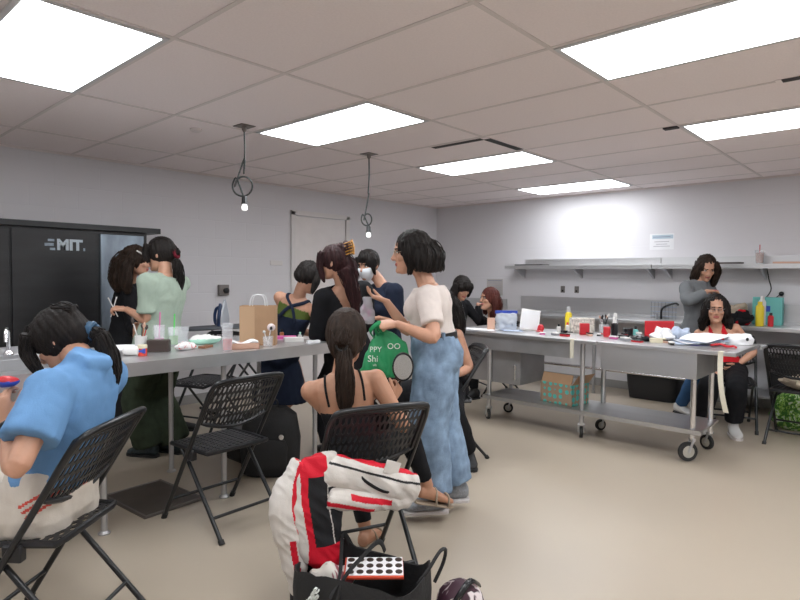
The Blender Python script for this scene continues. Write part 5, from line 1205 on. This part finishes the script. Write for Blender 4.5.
MB().box((-.13,-.17,0),(.13,.17,.01)).box((-.13,-.17,0),(-.122,.17,.19)).box((.122,-.17,0),(.13,.17,.19)).box((-.13,-.17,0),(.13,-.162,.19)).box((-.13,.162,0),(.13,.17,.19)).obj('box_body', PD_, t, smooth=False)
o = MB().box((-.13,-.002,0),(.13,.002,.11)).obj('box_flap', KRAFT, t, smooth=False); o.location = (0,-.168,.19); o.rotation_euler = (R(35),0,0)
o = MB().box((-.002,-.16,0),(.002,.16,.09)).obj('box_flap', KRAFT, t, smooth=False); o.location = (-.128,0,.19); o.rotation_euler = (0,R(20),0)
crumple('tissue', 'white packing paper poking out of the polka dot box', 'paper', (5.0,2.42,.34), (.16,.2,.13), PAPER, am=.4)

# ------------------------------------------------------------------ back counter and shelf things
ZB = .92
bottle('bright yellow bottle on the back counter in front of the teal box', (6.86,1.29,ZB), .25, .038, YEL, YEL, .12)
bottle('tall white bottle behind the bright yellow bottle', (7.02,1.30,ZB), .30, .034, WHITEP, WHITEP, .1)
bottle('short red bottle right of the bright yellow bottle', (6.90,1.20,ZB), .14, .026, RED, BLKJ, .2)
t = block('teal_box', 'large teal box standing against the backsplash of the back counter', 'box', (7.14,1.27,ZB), (.10,.27,.29), TEAL, 0)
MB().box((-.052,-.03,.14),(-.0505,.03,.20)).obj('blue_label', BLUE, t, smooth=False)
crumple('beige_cloth_bundle', 'beige crumpled cloth bundle on the back counter behind the seated person', 'cloth', (6.98,1.60,ZB+.01), (.3,.30,.19), CLOTHB, am=.4)
crumple('dark_cloth_bundle', 'black and red crumpled bundle between the beige cloth and the yellow bottle', 'cloth', (6.86,1.46,ZB), (.2,.22,.13), BLKF, am=.5, ms=[BLKF, REDF], mi=lambda c: 1 if noise.noise(c*16) > .42 else 0)
t = drink('iced tea cup with a red straw standing on the wall shelf', (7.14,1.36,1.56), .135, .045, CLEAR, .85, (RED,ORNG), strawlen=.07)
block('pink_packet', 'flat reddish packet lying on the shelf right of the iced tea', 'packet', (7.10,1.08,1.56), (.1,.3,.02), SKINP, 6)
block('brown_packet', 'flat brown packet lying on the shelf left of the iced tea', 'packet', (7.10,1.62,1.56), (.1,.22,.02), BROWN, -6)
block('dark_tray', 'thin black tray lying on the left end of the wall shelf', 'tray', (7.10,4.05,1.56), (.2,.42,.015), BLKJ, 0)
t = thing('power_cord', 'black cord hanging from the shelf down to the outlet behind the teal box', 'cord', (7.26,1.32,0))
MB().tube(crom([(.02,0,1.53),(-.01,-.03,1.40),(.0,-.05,1.28),(-.02,.02,1.16),(-.03,.05,1.12)],5), .006, 8).obj('cord', CORD, t); MB().tube(crom([(-.03,.05,1.12),(-.0,-.06,1.17),(.03,-.13,1.24)],5), .005, 8).obj('cord', CORD, t); MB().ell((.035,-.14,1.245), .025, 12).obj('plug', BLKJ, t)
t = thing('wall_faucet', 'dark gooseneck faucet on the back counter behind the red case', 'faucet', (7.12,2.22,ZB))
MB().tube(crom([(0,.12,0),(0,.12,.10),(0,.08,.15),(0,-.03,.19),(0,-.07,.17)],5), .012).obj('spout', BLKJ, t); MB().tube([(0,.17,0),(0,.17,.06),(0,.21,.075)], .012).obj('tap', GREYC, t)
t = thing('wire_dish_rack', 'pale wire dish rack with a grid pattern on the back counter beside the faucet', 'rack', (7.13,2.34,ZB))
for k in range(8): MB().tube([(.06,-.14+.04*k,.0),(.06,-.14+.04*k,.20)], .004, 6).obj('wire', GREYC, t)
for k in range(4): MB().tube([(.06,-.15,.03+.055*k),(.06,.15,.03+.055*k)], .004, 6).obj('wire', LBLUE, t)
# bins and bags under the counter
BINM = mat('black_bin_plastic', (.014,.014,.016), .5)
for (x, y, w_, d_, h_, lb) in ((7.0,2.35,.40,.62,.34,'long low black bin on the floor under the middle of the back counter'),(6.98,.98,.40,.50,.40,'black bin on the lower shelf behind the seated person in red'),(6.98,.38,.40,.50,.48,'tall black bin on the lower shelf under the right end of the counter')):
    z0 = 0 if y > 2 else .215
    t = thing('storage_bin', lb, 'bin', (x,y,z0+.002)); MB().loft([((0,0,0),(w_*.42,0,0),(0,d_*.42,0)),((0,0,h_*.5),(w_*.46,0,0),(0,d_*.46,0)),((0,0,h_*.92),(w_*.48,0,0),(0,d_*.48,0))], 24, pw=.4).obj('bin_body', BINM, t); MB().loft([((0,0,h_*.92),(w_*.5,0,0),(0,d_*.5,0)),((0,0,h_),(w_*.49,0,0),(0,d_*.49,0))], 24, pw=.4).obj('bin_lid', BINM, t)
crumple('leafy_bag', 'bulging leaf green patterned bag on the floor under the right edge chair', 'bag', (6.48,.90,0), (.34,.42,.34), patch('leaf_print_bag', (.035,.14,.015), (.24,.44,.07), 26, .5, (.55,.62,.50)), 0, sc=6, am=.22)
crumple('beige_garment', 'beige garment heaped on the seat of the right edge chair', 'garment', (6.02,.76,.462), (.34,.36,.10), CLOTHB, -3, am=.35)
o = crumple('red_blue_toy', 'small red and blue packet in the hands of the person at the left edge', 'packet', P1_.arms['L'][1]+UP*.13+V((0,.02,0)), (.07,.05,.04), BLUE, 0, ms=[BLUE,RED], mi=lambda c: 1 if c.z > .02 else 0)

# ------------------------------------------------------------------ camera and view
cam = bpy.data.cameras.new('camera'); co = bpy.data.objects.new('camera', cam); COL.objects.link(co)
yaw, pit, rol = 0.740037, -0.0407889, 0.0078604
f = V((math.cos(yaw)*math.cos(pit), math.sin(yaw)*math.cos(pit), math.sin(pit))); r = f.cross(V((0,0,1))).normalized(); u = r.cross(f)
r2 = r*math.cos(rol) + u*math.sin(rol); u2 = u*math.cos(rol) - r*math.sin(rol)
co.matrix_world = basis(r2, u2, -f, V((0,0,1.4)))
cam.sensor_width = 36; cam.lens = 582.478*36/800; cam.clip_start = .05
SC.camera = co
w = bpy.data.worlds.new('world'); SC.world = w; w.use_nodes = True; w.node_tree.nodes['Background'].inputs[0].default_value = (.5,.5,.55,1); w.node_tree.nodes['Background'].inputs[1].default_value = .05
SC.view_settings.view_transform = 'Standard'; SC.view_settings.look = 'None'; SC.view_settings.gamma = 1; SC.view_settings.use_curve_mapping = False
SC.view_settings.exposure = 0.0
